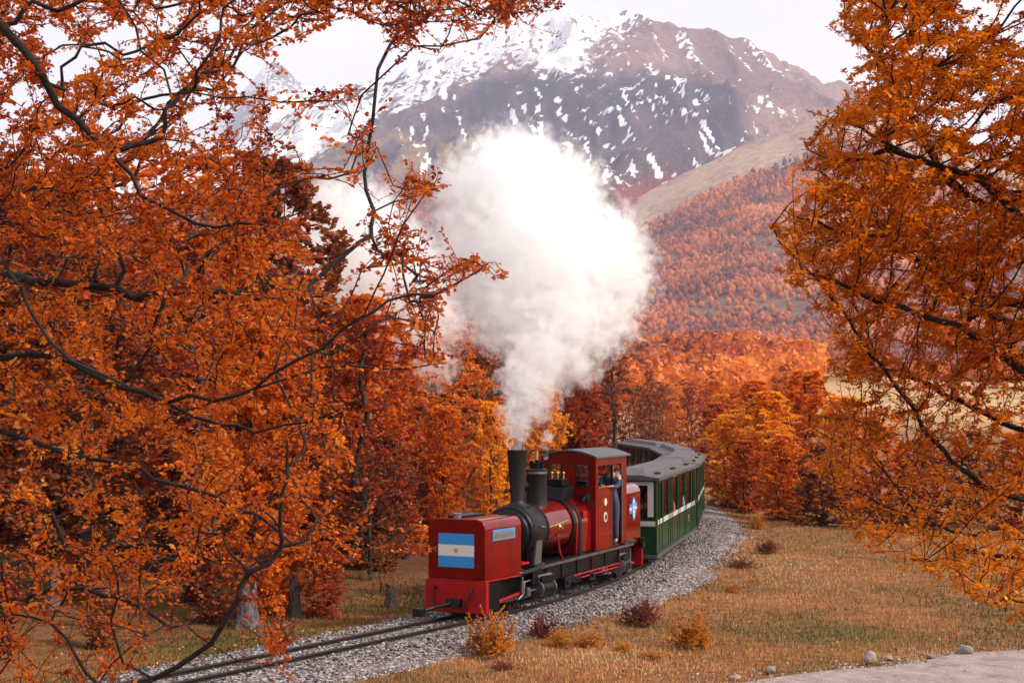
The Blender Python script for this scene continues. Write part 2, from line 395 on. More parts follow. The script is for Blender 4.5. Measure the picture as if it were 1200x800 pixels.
ground = link('ground', np_mesh('ground', Vg, [q[:, ::-1], cap[:, ::-1]], {'pasture': pasture, 'forest_floor': ffl}), ground_mat(), smooth=True)
tag(ground, kind='structure')

# ballast bed
def gravel_mat(name, cs, sc=22):
    m, n, b = mat_new(name)
    t = n.nodes.new('ShaderNodeTexCoord'); v = n.nodes.new('ShaderNodeTexVoronoi'); v.inputs['Scale'].default_value = sc
    n.links.new(t.outputs['Object'], v.inputs['Vector'])
    s = n.nodes.new('ShaderNodeSeparateColor'); n.links.new(v.outputs['Color'], s.inputs[0])
    r = ramp_node(n, cs); n.links.new(s.outputs[0], r.inputs[0]); n.links.new(r.outputs[0], b.inputs['Base Color'])
    b.inputs['Roughness'].default_value = 0.95; bump(n, b, v.outputs['Distance'], 1.0, 0.03)
    return m
GCS = [(0.0, (0.05, 0.035, 0.038)), (0.4, (0.13, 0.10, 0.105)), (0.75, (0.27, 0.225, 0.235)), (1.0, (0.5, 0.45, 0.46))]
sv = np.arange(-30, 62, 0.4); tv = np.array([-1.9, -1.35, -1.0, -0.5, 0, 0.5, 1.0, 1.4, 1.8, 2.3])
tz = np.array([-0.38, -0.16, -0.08, -0.07, -0.07, -0.07, -0.085, -0.14, -0.22, -0.40])
V = []
for s_ in sv:
    p, h = track(s_)
    wob = 0.45 * (fbm(np.array([s_ * 0.5]), np.array([2.0]))[0] - 0.5) * 2
    widen = 0.1 * float(sm(s_, 4, 12))
    for t_, z_ in zip(tv, tz):
        tt = t_ * (1 + (0.25 * wob if abs(t_) > 1.2 else 0)) + (widen * max(0, t_ - 0.5) / 1.6)
        V.append((p[0] + math.cos(h) * tt, p[1] - math.sin(h) * tt, z_))
V = np.array(V); n1, n2 = len(sv), len(tv); I = np.arange(n1 * n2).reshape(n1, n2)
qf = np.stack([I[:-1, :-1], I[:-1, 1:], I[1:, 1:], I[1:, :-1]], -1).reshape(-1, 4)
bed = link('ballast_bed', np_mesh('ballast_bed', V, qf), gravel_mat('ballast_gravel', GCS), smooth=True); tag(bed, kind='structure')

def rock_verts(k, seed, octa=True):
    """k deformed octahedra / boxes: returns (k,6,3) unit verts"""
    base = np.array([[1, 0, 0], [-1, 0, 0], [0, 1, 0], [0, -1, 0], [0, 0, 1], [0, 0, -1]], float)
    r = np.random.default_rng(seed)
    v = base[None] * r.uniform(0.55, 1.1, (k, 6, 1)) + r.normal(0, 0.18, (k, 6, 3))
    return v, np.array([[0, 2, 4], [2, 1, 4], [1, 3, 4], [3, 0, 4], [2, 0, 5], [1, 2, 5], [3, 1, 5], [0, 3, 5]])
def rand_rot(k, r):
    q_ = r.normal(size=(k, 4)); q_ /= np.linalg.norm(q_, axis=1)[:, None]
    a, b, c, d = q_.T
    return np.stack([np.stack([a*a+b*b-c*c-d*d, 2*(b*c-a*d), 2*(b*d+a*c)], -1), np.stack([2*(b*c+a*d), a*a-b*b+c*c-d*d, 2*(c*d-a*b)], -1), np.stack([2*(b*d-a*c), 2*(c*d+a*b), a*a-b*b-c*c+d*d], -1)], 1)
def stones(name, pts, size, mat, seed=3, kind='stuff'):
    k = len(pts); r = np.random.default_rng(seed); v, f = rock_verts(k, seed)
    v = np.einsum('kij,knj->kni', rand_rot(k, r), v) * size[:, None, None] * np.array([1, 1, 0.75]) + pts[:, None, :]
    F_ = (f[None] + (np.arange(k) * 6)[:, None, None]).reshape(-1, 3)
    o = link(name, np_mesh(name, v.reshape(-1, 3), F_, {'tint': np.repeat(r.random(k), 6)}), mat)
    return o
def stone_mat(name, cs):
    m, n, b = mat_new(name); at = n.nodes.new('ShaderNodeAttribute'); at.attribute_name = 'tint'
    r = ramp_node(n, cs); n.links.new(at.outputs['Fac'], r.inputs[0])
    z = noise_node(n, 30, 3); mu = n.nodes.new('ShaderNodeMix'); mu.data_type = 'RGBA'; mu.blend_type = 'MULTIPLY'; mu.inputs[0].default_value = 0.5
    n.links.new(r.outputs[0], mu.inputs[6]); n.links.new(z.outputs['Color'], mu.inputs[7]); n.links.new(mu.outputs[2], b.inputs['Base Color'])
    b.inputs['Roughness'].default_value = 0.95; b.inputs['Specular IOR Level'].default_value = 0.2
    return m
SCS = [(0.0, (0.035, 0.025, 0.028)), (0.35, (0.16, 0.125, 0.122)), (0.75, (0.32, 0.262, 0.255)), (1.0, (0.56, 0.49, 0.49))]
M['ballast'] = stone_mat('ballast_stone', SCS)
K = 66000
s_ = rng.uniform(-15, 26, K); t_ = rng.uniform(-1.75, 2.9, K)
lim = 1.5 + 0.2 * sm(s_, 4, 12) + 0.5 * (fbm(s_ * 0.8, t_ * 0 + 4) - 0.5) * 2 + rng.exponential(0.16, K)
keep = ((t_ < lim) & (t_ > -1.5 - rng.exponential(0.12, K))) & (abs(abs(t_) - 0.3) > 0.055)
s_ = s_[keep]; t_ = t_[keep]
px_ = np.interp(s_, SS, TX) + np.cos(np.interp(s_, SS, Hh)) * t_; py_ = np.interp(s_, SS, TY) - np.sin(np.interp(s_, SS, Hh)) * t_
bz = np.interp(t_, tv, tz); bz = np.maximum(bz, gz(px_, py_)) + rng.uniform(-0.01, 0.015, len(s_))
o = stones('ballast_stones', np.stack([px_, py_, bz], 1), rng.gamma(5, 0.0040, len(s_)) + 0.008, M['ballast'], 5)
tag(o, 'pinkish grey crushed stone ballast heaped around the rails', 'gravel', kind='stuff')

# rails and sleepers
trk = empty('railway_track', (TX[i0], TY[i0], -0.1)); tag(trk, 'narrow gauge railway track with brown rails curving through grey ballast', 'railway track')
ti = Matrix.Translation((-TX[i0], -TY[i0], 0.1))
prof = [(-0.04, -0.10), (0.04, -0.10), (0.04, -0.088), (0.009, -0.078), (0.009, -0.028), (0.024, -0.022), (0.024, -0.002), (-0.024, -0.002), (-0.024, -0.022), (-0.009, -0.028), (-0.009, -0.078), (-0.04, -0.088)]
for side in (-0.3, 0.3):
    sv2 = np.arange(-30, 60, 0.5); V = []; n2 = len(prof)
    for s_i in sv2:
        p, h = track(s_i)
        for a, z_ in prof: V.append((p[0] + math.cos(h) * (side + a), p[1] - math.sin(h) * (side + a), z_))
    V = np.array(V); I = np.arange(len(V)).reshape(-1, n2)
    qf = np.stack([I[:-1], np.roll(I, -1, 1)[:-1], np.roll(I, -1, 1)[1:], I[1:]], -1).reshape(-1, 4)
    V = V - np.array([TX[i0], TY[i0], -0.1])
    rl = link('rail', np_mesh('rail', V, qf), M['rail'], trk)
    # polished running surface
    V2 = []
    for s_i in sv2:
        p, h = track(s_i)
        for a in (-0.017, 0.017): V2.append((p[0] + math.cos(h) * (side + a) - TX[i0], p[1] - math.sin(h) * (side + a) - TY[i0], 0.1 + 0.002))
    I = np.arange(len(V2)).reshape(-1, 2)
    link('rail_head', np_mesh('rail_head', np.array(V2), np.stack([I[:-1, 0], I[:-1, 1], I[1:, 1], I[1:, 0]], -1)), M['railtop'], rl)
slm = MB().box(-0.09, 0.09, -0.62, 0.62, -0.2, -0.082).build('sleeper', 'sleeper', trk, bevel=0.008, seg=1)
first = True
for s_i in np.arange(-16, 26, 0.62):
    p, h = track(s_i); o = slm if first else slm.copy()
    if not first: COL.objects.link(o)
    first = False
    o.parent = trk; o.location = (p[0] - TX[i0], p[1] - TY[i0], 0.1 + random.uniform(-0.005, 0.008)); o.rotation_euler = (0, 0, math.atan2(-math.cos(h), -math.sin(h)) + random.uniform(-.02, .02))

# ------------------------------------------------------------------ gravel road, lower right
ra = np.array([2.75, 21.9]); rb = np.array([8.3, 25.5]); rd = (rb - ra) / np.linalg.norm(rb - ra); rn = np.array([rd[1], -rd[0]])
V = []; ks = np.arange(-9, 34, 0.35); ws = np.concatenate([np.linspace(0, 0.8, 5), np.linspace(1.2, 5.2, 8)])
for k_ in ks:
    e = 0.35 * (fbm(np.array([k_ * 0.6]), np.array([9.0]), 0, 4)[0] - 0.5) * 2
    for w_ in ws:
        q_ = ra + rd * k_ + rn * (w_ + e * (1 - min(1, w_ / 2)))
        V.append((q_[0], q_[1], 0))
V = np.array(V); V[:, 2] = gz(V[:, 0], V[:, 1]) + 0.03 + 0.05 * np.tile(np.minimum(ws, 0.6) / 0.6, len(ks)) + 0.02 * (fbm(V[:, 0] * 3, V[:, 1] * 3) - 0.5)
V[::len(ws), 2] -= 0.08
I = np.arange(len(V)).reshape(len(ks), len(ws)); qf = np.stack([I[:-1, :-1], I[:-1, 1:], I[1:, 1:], I[1:, :-1]], -1).reshape(-1, 4)
def road_mat():
    m, n, b = mat_new('dusty_gravel_road'); z = noise_node(n, 2.5, 8, 0.7); z2 = noise_node(n, 40, 4, 0.7)
    r = ramp_node(n, [(0.3, (0.24, 0.165, 0.15)), (0.5, (0.42, 0.315, 0.295)), (0.7, (0.55, 0.43, 0.41))])
    n.links.new(z.outputs['Fac'], r.inputs[0])
    mu = n.nodes.new('ShaderNodeMix'); mu.data_type = 'RGBA'; mu.blend_type = 'MULTIPLY'; mu.inputs[0].default_value = 0.45
    r2 = ramp_node(n, [(0.4, (0.45, 0.42, 0.42)), (0.6, (1.1, 1.1, 1.1))]); n.links.new(z2.outputs['Fac'], r2.inputs[0])
    n.links.new(r.outputs[0], mu.inputs[6]); n.links.new(r2.outputs[0], mu.inputs[7]); n.links.new(mu.outputs[2], b.inputs['Base Color'])
    b.inputs['Roughness'].default_value = 0.95; bump(n, b, z2.outputs['Fac'], 1.0, 0.05); return m
road = link('gravel_road', np_mesh('gravel_road', V, qf), road_mat(), smooth=True); tag(road, kind='structure')
K = 9000
k_ = rng.uniform(-3, 12, K); w_ = np.where(rng.random(K) < 0.5, rng.normal(0.25, 0.45, K), rng.uniform(0, 4.5, K))
pp = ra + rd * k_[:, None] + rn * w_[:, None]
M['roadst'] = stone_mat('road_stone', [(0.0, (0.14, 0.09, 0.09)), (0.5, (0.40, 0.30, 0.29)), (1.0, (0.62, 0.52, 0.5))])
o = stones('road_gravel', np.stack([pp[:, 0], pp[:, 1], gz(pp[:, 0], pp[:, 1]) + 0.012 + 0.05 * sm(w_, 0, 0.5)], 1), rng.gamma(1.5, 0.0075, K) + 0.005, M['roadst'], 8)
tag(o, 'loose pinkish gravel along the edge of the dirt road', 'gravel', kind='stuff')

def boulder(px, py, wpx, hpx, mat, label, seed):
    p = gp(px, py); s = F / p.y
    bm = bmesh.new(); bmesh.ops.create_icosphere(bm, subdivisions=3, radius=1)
    for v in bm.verts:
        c = v.co
        n_ = 0.34 * (float(vnoise(np.array([c.x * 1.3 + seed]), np.array([c.y * 1.3]), np.array([c.z * 1.3]))[0]) - 0.5) * 2 + 0.16 * (float(vnoise(np.array([c.x * 4 + seed]), np.array([c.y * 4]), np.array([c.z * 4]))[0]) - 0.5)
        v.co = c * (1 + n_)
        v.co.z = max(v.co.z, -0.55)
    me = bpy.data.meshes.new('boulder'); bm.to_mesh(me); bm.free()
    o = link('boulder', me, M[mat], smooth=True); o.scale = (wpx / s / 2, wpx / s / 2 * 0.85, hpx / s / 2 / 0.9); o.location = (p.x, p.y, p.z + hpx / s * 0.46)
    o.rotation_euler = (0, 0, seed)
    tag(o, label, 'rock', 'rocks along the edge of the dirt road')
boulder(1019, 780, 18, 15, 'rock', 'largest upright pale pink rock at the edge of the dirt road', 1.2)
boulder(1131, 771, 20, 13, 'rock2', 'rounded grey rock on the road edge at the right', 2.6)
boulder(1162, 772, 18, 8, 'rock', 'flat pinkish stone just right of the rounded grey rock', 3.9)
boulder(1090, 774, 13, 7, 'rock2', 'small brown-grey stone between the upright pink rock and the rounded grey rock', 5.1)
boulder(1041, 774, 11, 6, 'rock', 'small pale stone just right of the largest upright rock', 6.3)
boulder(903, 790, 15, 9, 'rock2', 'low grey stone near the left end of the road edge', 7.7)
boulder(861, 798, 16, 7, 'rock', 'leftmost low pink stone where the road edge leaves the frame', 8.4)

# ------------------------------------------------------------------ grass
def grass_field(name, X, Y, hmean, mat, label, lean=0.5, w=0.006, seed=4):
    r = np.random.default_rng(seed); k = len(X); Z = gz(X, Y) - 0.01
    h = hmean * r.gamma(5, 0.2, k); a = r.uniform(0, 2 * np.pi, k); ln = r.uniform(0, lean, k) * h; b = r.uniform(0, 2 * np.pi, k)
    ww = w * r.uniform(0.7, 1.5, k) * (1 + np.hypot(X, Y) / 40)
    p0 = np.stack([X - np.cos(a) * ww, Y - np.sin(a) * ww, Z], 1); p1 = np.stack([X + np.cos(a) * ww, Y + np.sin(a) * ww, Z], 1)
    p2 = np.stack([X + np.cos(b) * ln, Y + np.sin(b) * ln, Z + h], 1)
    V = np.stack([p0, p1, p2], 1).reshape(-1, 3)
    pat = fbm(X * 0.45, Y * 0.45, 5.0, 3); tint = np.clip((pat - 0.5) * 2.4 + 0.5 + r.normal(0, 0.2, k), 0, 1)
    o = link(name, np_mesh(name, V, np.arange(3 * k).reshape(-1, 3), {'tint': np.repeat(tint, 3)}), mat)
    tag(o, label, 'grass', kind='stuff'); return o
gm = stone_mat('meadow_grass', [(0.0, (0.17, 0.13, 0.04)), (0.25, (0.38, 0.23, 0.075)), (0.5, (0.58, 0.26, 0.09)), (0.8, (0.62, 0.26, 0.10)), (1.0, (0.75, 0.47, 0.22))])
K = 190000
Yg = 17.5 + 45 * rng.random(K) ** 1.7; Xg = (rng.uniform(250, 1260, K) - 600) / F * Yg
sdv, stv = track_sd(Xg, Yg)
rdist = (np.stack([Xg, Yg], 1) - ra) @ rn
keep = (sdv > 1.45 + 0.2 * sm(stv, 4, 12) + 0.5 * (fbm(stv * 0.8, Xg * 0 + 4) - 0.5) * 2) & (rdist < 0.05 + 0.9 * (fbm(Xg * 1.3, Yg * 1.3) - 0.5) + 0.15 * rng.normal(size=K) ** 2 * 0.5)
grass_field('meadow_grass', Xg[keep], Yg[keep], 0.055, gm, 'short dry russet grass covering the meadow right of the track')
K = 26000
s_ = rng.uniform(-14, 8, K); t_ = -(1.35 + rng.gamma(2, 1.0, K))
xl = np.interp(s_, SS, TX) + np.cos(np.interp(s_, SS, Hh)) * t_; yl = np.interp(s_, SS, TY) - np.sin(np.interp(s_, SS, Hh)) * t_
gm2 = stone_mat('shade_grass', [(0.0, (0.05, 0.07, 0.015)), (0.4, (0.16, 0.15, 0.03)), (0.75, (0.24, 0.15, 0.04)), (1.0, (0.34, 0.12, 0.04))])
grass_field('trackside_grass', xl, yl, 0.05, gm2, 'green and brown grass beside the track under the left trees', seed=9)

K = 16000
Yf = 18 + 40 * rng.random(K) ** 1.5; Xf = (rng.uniform(60, 1240, K) - 600) / F * Yf
sdf, stf = track_sd(Xf, Yf); kp = (abs(sdf) > 0.9) & (rng.random(K) < 0.35 + 0.65 * sm(fbm(Xf * 0.6, Yf * 0.6), 0.45, 0.6))
Xf, Yf = Xf[kp], Yf[kp]; k = len(Xf); Zf = gz(Xf, Yf) + rng.uniform(0.015, 0.05, k) + 0.08 * (abs(sdf[kp]) < 1.5)
cf = np.stack([Xf, Yf, Zf], 1); af = rng.normal(size=(k, 3)) * [1, 1, 0.35]; af /= np.linalg.norm(af, axis=1)[:, None]; bf2 = np.cross(af, rng.normal(size=(k, 3)) * 0.4 + [0, 0, 1]); szf = rng.uniform(0.014, 0.03, (k, 1))
Vf = np.stack([cf - af * szf, cf + bf2 * szf * 0.6, cf + af * szf, cf - bf2 * szf * 0.6], 1).reshape(-1, 3)
fm0 = stone_mat('fallen_leaf', [(0.0, (0.16, 0.03, 0.012)), (0.4, (0.45, 0.10, 0.02)), (0.8, (0.66, 0.24, 0.05)), (1.0, (0.75, 0.42, 0.18))])
tag(link('fallen_leaves', np_mesh('fallen_leaves', Vf, np.arange(4 * k).reshape(k, 4), {'tint': np.repeat(rng.random(k), 4)}), fm0), 'orange and red fallen leaves strewn over the grass and gravel', 'fallen leaves', kind='stuff')

# ------------------------------------------------------------------ trees
def grow(seed_pts, seed_par, att, bf=0.3, seed_len=None):
    """balanced spanning tree from the seed nodes through the attraction points"""
    ns = len(seed_pts); N = ns + len(att)
    pts = np.vstack([seed_pts, att]) if len(att) else np.array(seed_pts); par = np.full(N, -1, int); par[:ns] = seed_par
    pl = np.zeros(N)
    for i in range(ns):
        if par[i] >= 0: pl[i] = pl[par[i]] + np.linalg.norm(pts[i] - pts[par[i]])
    if seed_len is not None: pl[:ns] = pl[:ns] * seed_len
    A = pts[ns:]; m = len(A)
    D = np.linalg.norm(A[:, None, :] - pts[None, :ns, :], axis=2) + bf * pl[None, :ns]
    best = D.argmin(1); cost = D.min(1); alive = np.ones(m, bool)
    for _ in range(m):
        j = int(np.argmin(np.where(alive, cost, 1e9))); alive[j] = False
        i = ns + j; par[i] = best[j]; pl[i] = pl[best[j]] + np.linalg.norm(pts[i] - pts[best[j]])
        d = np.sqrt(((A - pts[i]) ** 2).sum(1)) + bf * pl[i]
        u = d < cost; u &= alive; cost[u] = d[u]; best[u] = i
    return pts, par, pl
def order(par):
    n = len(par); ch = [[] for _ in range(n)]; roots = []
    for i, p in enumerate(par):
        if p >= 0: ch[p].append(i)
        else: roots.append(i)
    o = []; st = list(roots)
    while st:
        i = st.pop(); o.append(i); st += ch[i]
    return o, ch, roots
def pipe(par, rt, e=2.3, rmax=None):
    o, ch, roots = order(par); a = np.zeros(len(par))
    for i in reversed(o):
        if not ch[i]: a[i] = rt ** e
        if par[i] >= 0: a[par[i]] += a[i]
    r = a ** (1 / e)
    return (np.minimum(r, rmax) if rmax else r), o, ch, roots
def branch_mesh(name, pts, par, r, ch, roots, r0=np.random.default_rng(3), kink=0.13, sides=lambda q: 4 if q < 0.02 else (6 if q < 0.06 else 10)):
    V = []; Fq = []; nv = 0
    st = [(x, None) for x in roots]
    while st:
        i, pprev = st.pop()
        chain = [pprev, i] if pprev is not None else [i]
        while ch[i]:
            c = sorted(ch[i], key=lambda k: -r[k]); st += [(k, i) for k in c[1:]]; i = c[0]; chain.append(i)
        if len(chain) < 2: continue
        cp = [pts[chain[0]]]; cr = [r[chain[0]] if pprev is None else min(r[chain[0]], r[chain[1]] * 1.15)]
        for a, b in zip(chain[:-1], chain[1:]):
            L = np.linalg.norm(pts[b] - pts[a])
            if kink and L > 3 * r[b]: cp.append((pts[a] + pts[b]) / 2 + r0.normal(0, kink * L * 0.5, 3)); cr.append((min(r[a], cr[-1]) + r[b]) / 2)
            cp.append(pts[b]); cr.append(r[b] if b != chain[-1] else r[b] * 0.6)
        cp = np.array(cp); T = np.gradient(cp, axis=0); T /= (np.linalg.norm(T, axis=1)[:, None] + 1e-9)
        n = sides(max(cr)); ang = np.arange(n) * 2 * np.pi / n; ca = np.cos(ang); sa = np.sin(ang)
        u = np.cross(T[0], [0.3, 0.2, 0.9]); u /= np.linalg.norm(u) + 1e-9
        for k in range(len(cp)):
            u = u - T[k] * (u @ T[k]); u /= np.linalg.norm(u) + 1e-9; w_ = np.cross(T[k], u)
            V.append(cp[k] + cr[k] * (ca[:, None] * u + sa[:, None] * w_))
        I = nv + np.arange(len(cp) * n).reshape(len(cp), n); J = np.roll(I, -1, 1)
        Fq.append(np.stack([I[:-1], J[:-1], J[1:], I[1:]], -1).reshape(-1, 4)); nv += len(cp) * n
    return np_mesh(name, np.vstack(V), np.vstack(Fq))
def leaf_mesh(name, pts, par, r, rthr, n_per, size, seed, flat=0.75, spread=0.6, simple_leaf=False, tintf=None, droop=0.1, aspect=0.62):
    rr_ = np.random.default_rng(seed); sel = np.where((r < rthr) & (par >= 0))[0]
    k = rr_.poisson(n_per, len(sel)); e = np.repeat(sel, k); n = len(e)
    t = rr_.random(n)[:, None]; a = pts[par[e]]; b = pts[e]; d = b - a; L = np.linalg.norm(d, axis=1)[:, None] + 1e-6; d = d / L
    L2 = np.minimum(L, size * 8)
    base = b - d * L2 * t + d * size * 0.5 * rr_.random((n, 1))
    up = np.array([0, 0, 1.0]); side = np.cross(d, up); side /= np.linalg.norm(side, axis=1)[:, None] + 1e-6
    sg = np.where(rr_.random(n) < 0.5, -1, 1)[:, None]
    ax = side * sg * 0.9 + d * rr_.uniform(0.1, 0.9, (n, 1)) + rr_.normal(0, spread, (n, 3)) * np.array([1, 1, 0.6]); ax[:, 2] -= droop
    ax /= np.linalg.norm(ax, axis=1)[:, None]
    nm = up * flat + rr_.normal(0, 0.5, (n, 3)); nm -= ax * (nm * ax).sum(1)[:, None]; nm /= np.linalg.norm(nm, axis=1)[:, None] + 1e-6
    sd2 = np.cross(nm, ax); s = size * rr_.uniform(0.6, 1.25, (n, 1)); base = base + side * sg * size * 0.25
    wd = s * aspect / 2; cup = rr_.uniform(0.05, 0.3, (n, 1)) * s
    if simple_leaf:
        V = np.stack([base, base + ax * s * 0.5 + sd2 * wd + nm * cup * 0.5, base + ax * s, base + ax * s * 0.5 - sd2 * wd + nm * cup * 0.5], 1)
        Fq = np.arange(n * 4).reshape(n, 4); m = 4
    else:
        V = np.stack([base, base + ax * s * 0.3 + sd2 * wd + nm * cup * 0.5, base + ax * s * 0.72 + sd2 * wd * 0.75 + nm * cup * 0.5, base + ax * s, base + ax * s * 0.72 - sd2 * wd * 0.75 + nm * cup * 0.5, base + ax * s * 0.3 - sd2 * wd + nm * cup * 0.5], 1)
        o_ = (np.arange(n) * 6)[:, None]; Fq = np.concatenate([o_ + np.array([0, 1, 2, 3]), o_ + np.array([3, 4, 5, 0])]); m = 6
    tint = rr_.random(n)
    if tintf is not None: tint = np.clip(tintf(base) + (tint - 0.5) * 0.45, 0, 1)
    return np_mesh(name, V.reshape(-1, 3), Fq, {'tint': np.repeat(tint, m)}), n
def limb_seeds(lines, root):
    """polyline limbs (lists of 3D points), all hung on a trunk polyline: returns nodes and parents"""
    pts = []; par = []
    def addline(line, p0):
        prev = p0
        if len(line) > 2:      # Catmull-Rom smoothing with small natural bends
            q = [np.array(a, float) for a in line]; q = [2 * q[0] - q[1]] + q + [2 * q[-1] - q[-2]]; out = [q[1]]
            for k in range(1, len(q) - 2):
                L = np.linalg.norm(q[k + 1] - q[k]); m = max(1, int(L / 0.22))
                for j in range(1, m + 1):
                    t = j / m; a, b, c, d = q[k - 1:k + 3]
                    pnt = 0.5 * (2 * b + (c - a) * t + (2 * a - 5 * b + 4 * c - d) * t * t + (3 * b - a - 3 * c + d) * t ** 3)
                    out.append(pnt + (rng.normal(0, 0.02, 3) if j < m else 0))
            line = out
        for k in range(len(line)):
            a = np.array(line[k])
            if prev is not None:
                b = pts[prev]; L = np.linalg.norm(a - b); n = max(1, int(L / 0.14))
                for j in range(1, n): 
                    t = j / n; pts.append(b * (1 - t) + a * t + rng.normal(0, 0.012, 3)); par.append(prev); prev = len(pts) - 1
            pts.append(a); par.append(-1 if prev is None else prev); prev = len(pts) - 1
    addline(root, None)
    for ln in lines:
        tr = np.array(pts); i = int(np.argmin(np.linalg.norm(tr - np.array(ln[0]), axis=1)))
        addline(ln, i)
    return np.array(pts), np.array(par)

# --- the big tree at the left, a few metres from the camera
def LP(l): return [np.array(P(*q)) for q in l]
def att_in(n, region, d0, d1, rs):
    """n points whose direction falls in the weighted region function, depth d0..d1"""
    out = []
    while len(out) < n:
        m = 4000; x = rs.uniform(-160, 660, m); y = rs.uniform(-140, 840, m); wgt = region(x, y); k = rs.random(m) < wgt
        for a, b in zip(x[k], y[k]): out.append(P(a, b, rs.uniform(d0, d1)))
    return np.array(out[:n])
def left_region(x, y):
    edge = np.interp(y, [-140, 0, 40, 70, 110, 150, 190, 230, 270, 300, 330, 370, 400, 450, 500, 560, 600, 640, 665, 700, 740, 800, 840],
                     [560, 460, 400, 330, 335, 350, 360, 345, 370, 385, 400, 410, 430, 440, 430, 440, 462, 470, 440, 330, 250, 180, 160])
    cl = 0.62 * fbm(x / 17.0, y / 13.0, 7.0, 2) + 0.38 * fbm(x / 60.0, y / 45.0, 3.0, 2)
    hole = sm(cl, 0.40, 0.50) * 0.97 + 0.03
    wgt = sm(edge - x, 0, 55) * (hole * np.where(y < 300, 1.0, 0.62) + 0.0)
    wgt = wgt * np.where(y > 660, 0.5, 1.0)
    # thin outer sprays
    def blob(cx, cy, rx, ry, k): return k * np.exp(-(((x - cx) / rx) ** 2 + ((y - cy) / ry) ** 2))
    sp = blob(300, -5, 330, 24, 0.8) + blob(595, 12, 22, 12, 0.9) + blob(475, 40, 22, 16, 0.9) + blob(555, 30, 18, 16, 0.5) + blob(428, 165, 14, 24, 0.9) + blob(395, 112, 36, 10, 0.6) + blob(495, 215, 24, 16, 0.8) + blob(400, 205, 60, 7, 0.5) + blob(545, 315, 26, 13, 0.8) + blob(500, 340, 28, 18, 0.7) + blob(462, 290, 30, 26, 0.6) + blob(480, 380, 24, 12, 0.6) + blob(508, 420, 16, 6, 0.7) + blob(485, 640, 20, 10, 0.6) + blob(325, 750, 14, 26, 0.7) + blob(440, 260, 20, 20, 0.35)
    return np.clip(np.maximum(wgt * 0.8, sp), 0, 1)
LPn = lambda l: LP([(a, b, c * (0.86 if a > -60 else 0.93)) for a, b, c in l])
troot = LP([(-420, 1450, 7.6), (-380, 900, 7.4), (-330, 500, 7.2), (-300, 150, 7.0), (-260, -250, 6.8)])
llines = [
  LPn([(-330, 420, 7.2), (-100, 400, 6.9), (0, 419, 6.8), (78, 421, 6.7), (136, 452, 6.6), (195, 472, 6.5), (260, 498, 6.4), (299, 507, 6.3), (364, 494, 6.2), (403, 478, 6.1)]),
  LPn([(-320, 200, 7.1), (-90, 210, 6.4), (0, 293, 6.2), (26, 338, 6.1), (52, 390, 6.1), (84, 423, 6.0), (150, 452, 5.9)]),
  LPn([(-340, 520, 7.3), (-90, 480, 7.0), (0, 504, 6.9), (65, 527, 6.8), (162, 546, 6.7), (215, 570, 6.6), (300, 602, 6.5), (345, 640, 6.5)]),
  LPn([(195, 472, 6.5), (250, 470, 6.3), (299, 455, 6.1), (351, 420, 6.0), (403, 384, 5.9), (440, 340, 5.8), (458, 300, 5.7), (500, 225, 5.7)]),
  LPn([(300, 455, 6.1), (380, 430, 6.0), (450, 432, 5.9), (520, 425, 5.9)]),
  LPn([(403, 384, 5.9), (455, 352, 5.9), (510, 345, 5.9), (560, 318, 5.9)]),
  LPn([(-400, 1200, 7.5), (-120, 960, 7.0), (60, 860, 6.8), (180, 795, 6.7), (247, 754, 6.6), (279, 702, 6.5), (292, 670, 6.5), (330, 640, 6.5), (360, 632, 6.5)]),
  LPn([(-330, 480, 7.2), (-110, 560, 7.6), (0, 575, 7.6), (60, 600, 7.7), (110, 660, 7.7), (150, 640, 7.6), (230, 632, 7.5)]),
  LPn([(-300, 100, 7.0), (-150, -40, 6.6), (0, 30, 6.3), (50, 90, 6.3), (90, 140, 6.3), (130, 180, 6.2), (165, 230, 6.2), (230, 262, 6.2), (330, 268, 6.1)]),
  LPn([(-270, -150, 6.8), (-60, -220, 6.2), (90, -120, 5.9), (140, 0, 5.8), (165, 60, 5.8), (200, 110, 5.7), (260, 115, 5.7), (330, 120, 5.7), (400, 118, 5.7)]),
  LPn([(90, -120, 5.9), (260, -80, 5.7), (380, -20, 5.6), (470, -12, 5.6), (545, -8, 5.6), (600, 8, 5.6)]),
  LPn([(260, -80, 5.7), (310, 40, 5.6), (330, 80, 5.6), (350, 130, 5.7), (395, 175, 5.7)]),
  LPn([(-300, 250, 7.0), (-60, 320, 8.2), (60, 330, 8.2), (160, 350, 8.1), (230, 340, 8.0), (320, 352, 7.9)]),
  LPn([(-340, 600, 7.3), (-60, 700, 8.3), (60, 690, 8.4), (140, 700, 8.4), (200, 735, 8.4)]),
]
sp, spar = limb_seeds(llines, troot)
rs = np.random.default_rng(21)
att = att_in(9300, left_region, 5.2, 8.6, rs)
pts, par, pl = grow(sp, spar, att, 0.22, seed_len=0.25)
r_, o_, ch_, roots_ = pipe(par, 0.00145, 2.25)
ns_ = len(sp); dist_ = np.linalg.norm(pts[:ns_] - np.array(P(-150, 420, 7.0)), axis=1)
r_[:ns_] = np.maximum(r_[:ns_], np.clip(0.018 - 0.0050 * dist_, 0.0032, 0.03))
lt = empty('lenga_beech_tree', tuple(troot[0]))
tag(lt, 'nearest tree, rust red leaves on dark crooked limbs filling the left half of the view', 'tree', 'foreground trees')
def local(o, root): o.location = (-root.location[0], -root.location[1], -root.location[2])
tk = link('trunk', branch_mesh('left_trunk', pts, par, r_, ch_, roots_), M['bark_dark'], lt, smooth=True); local(tk, lt)
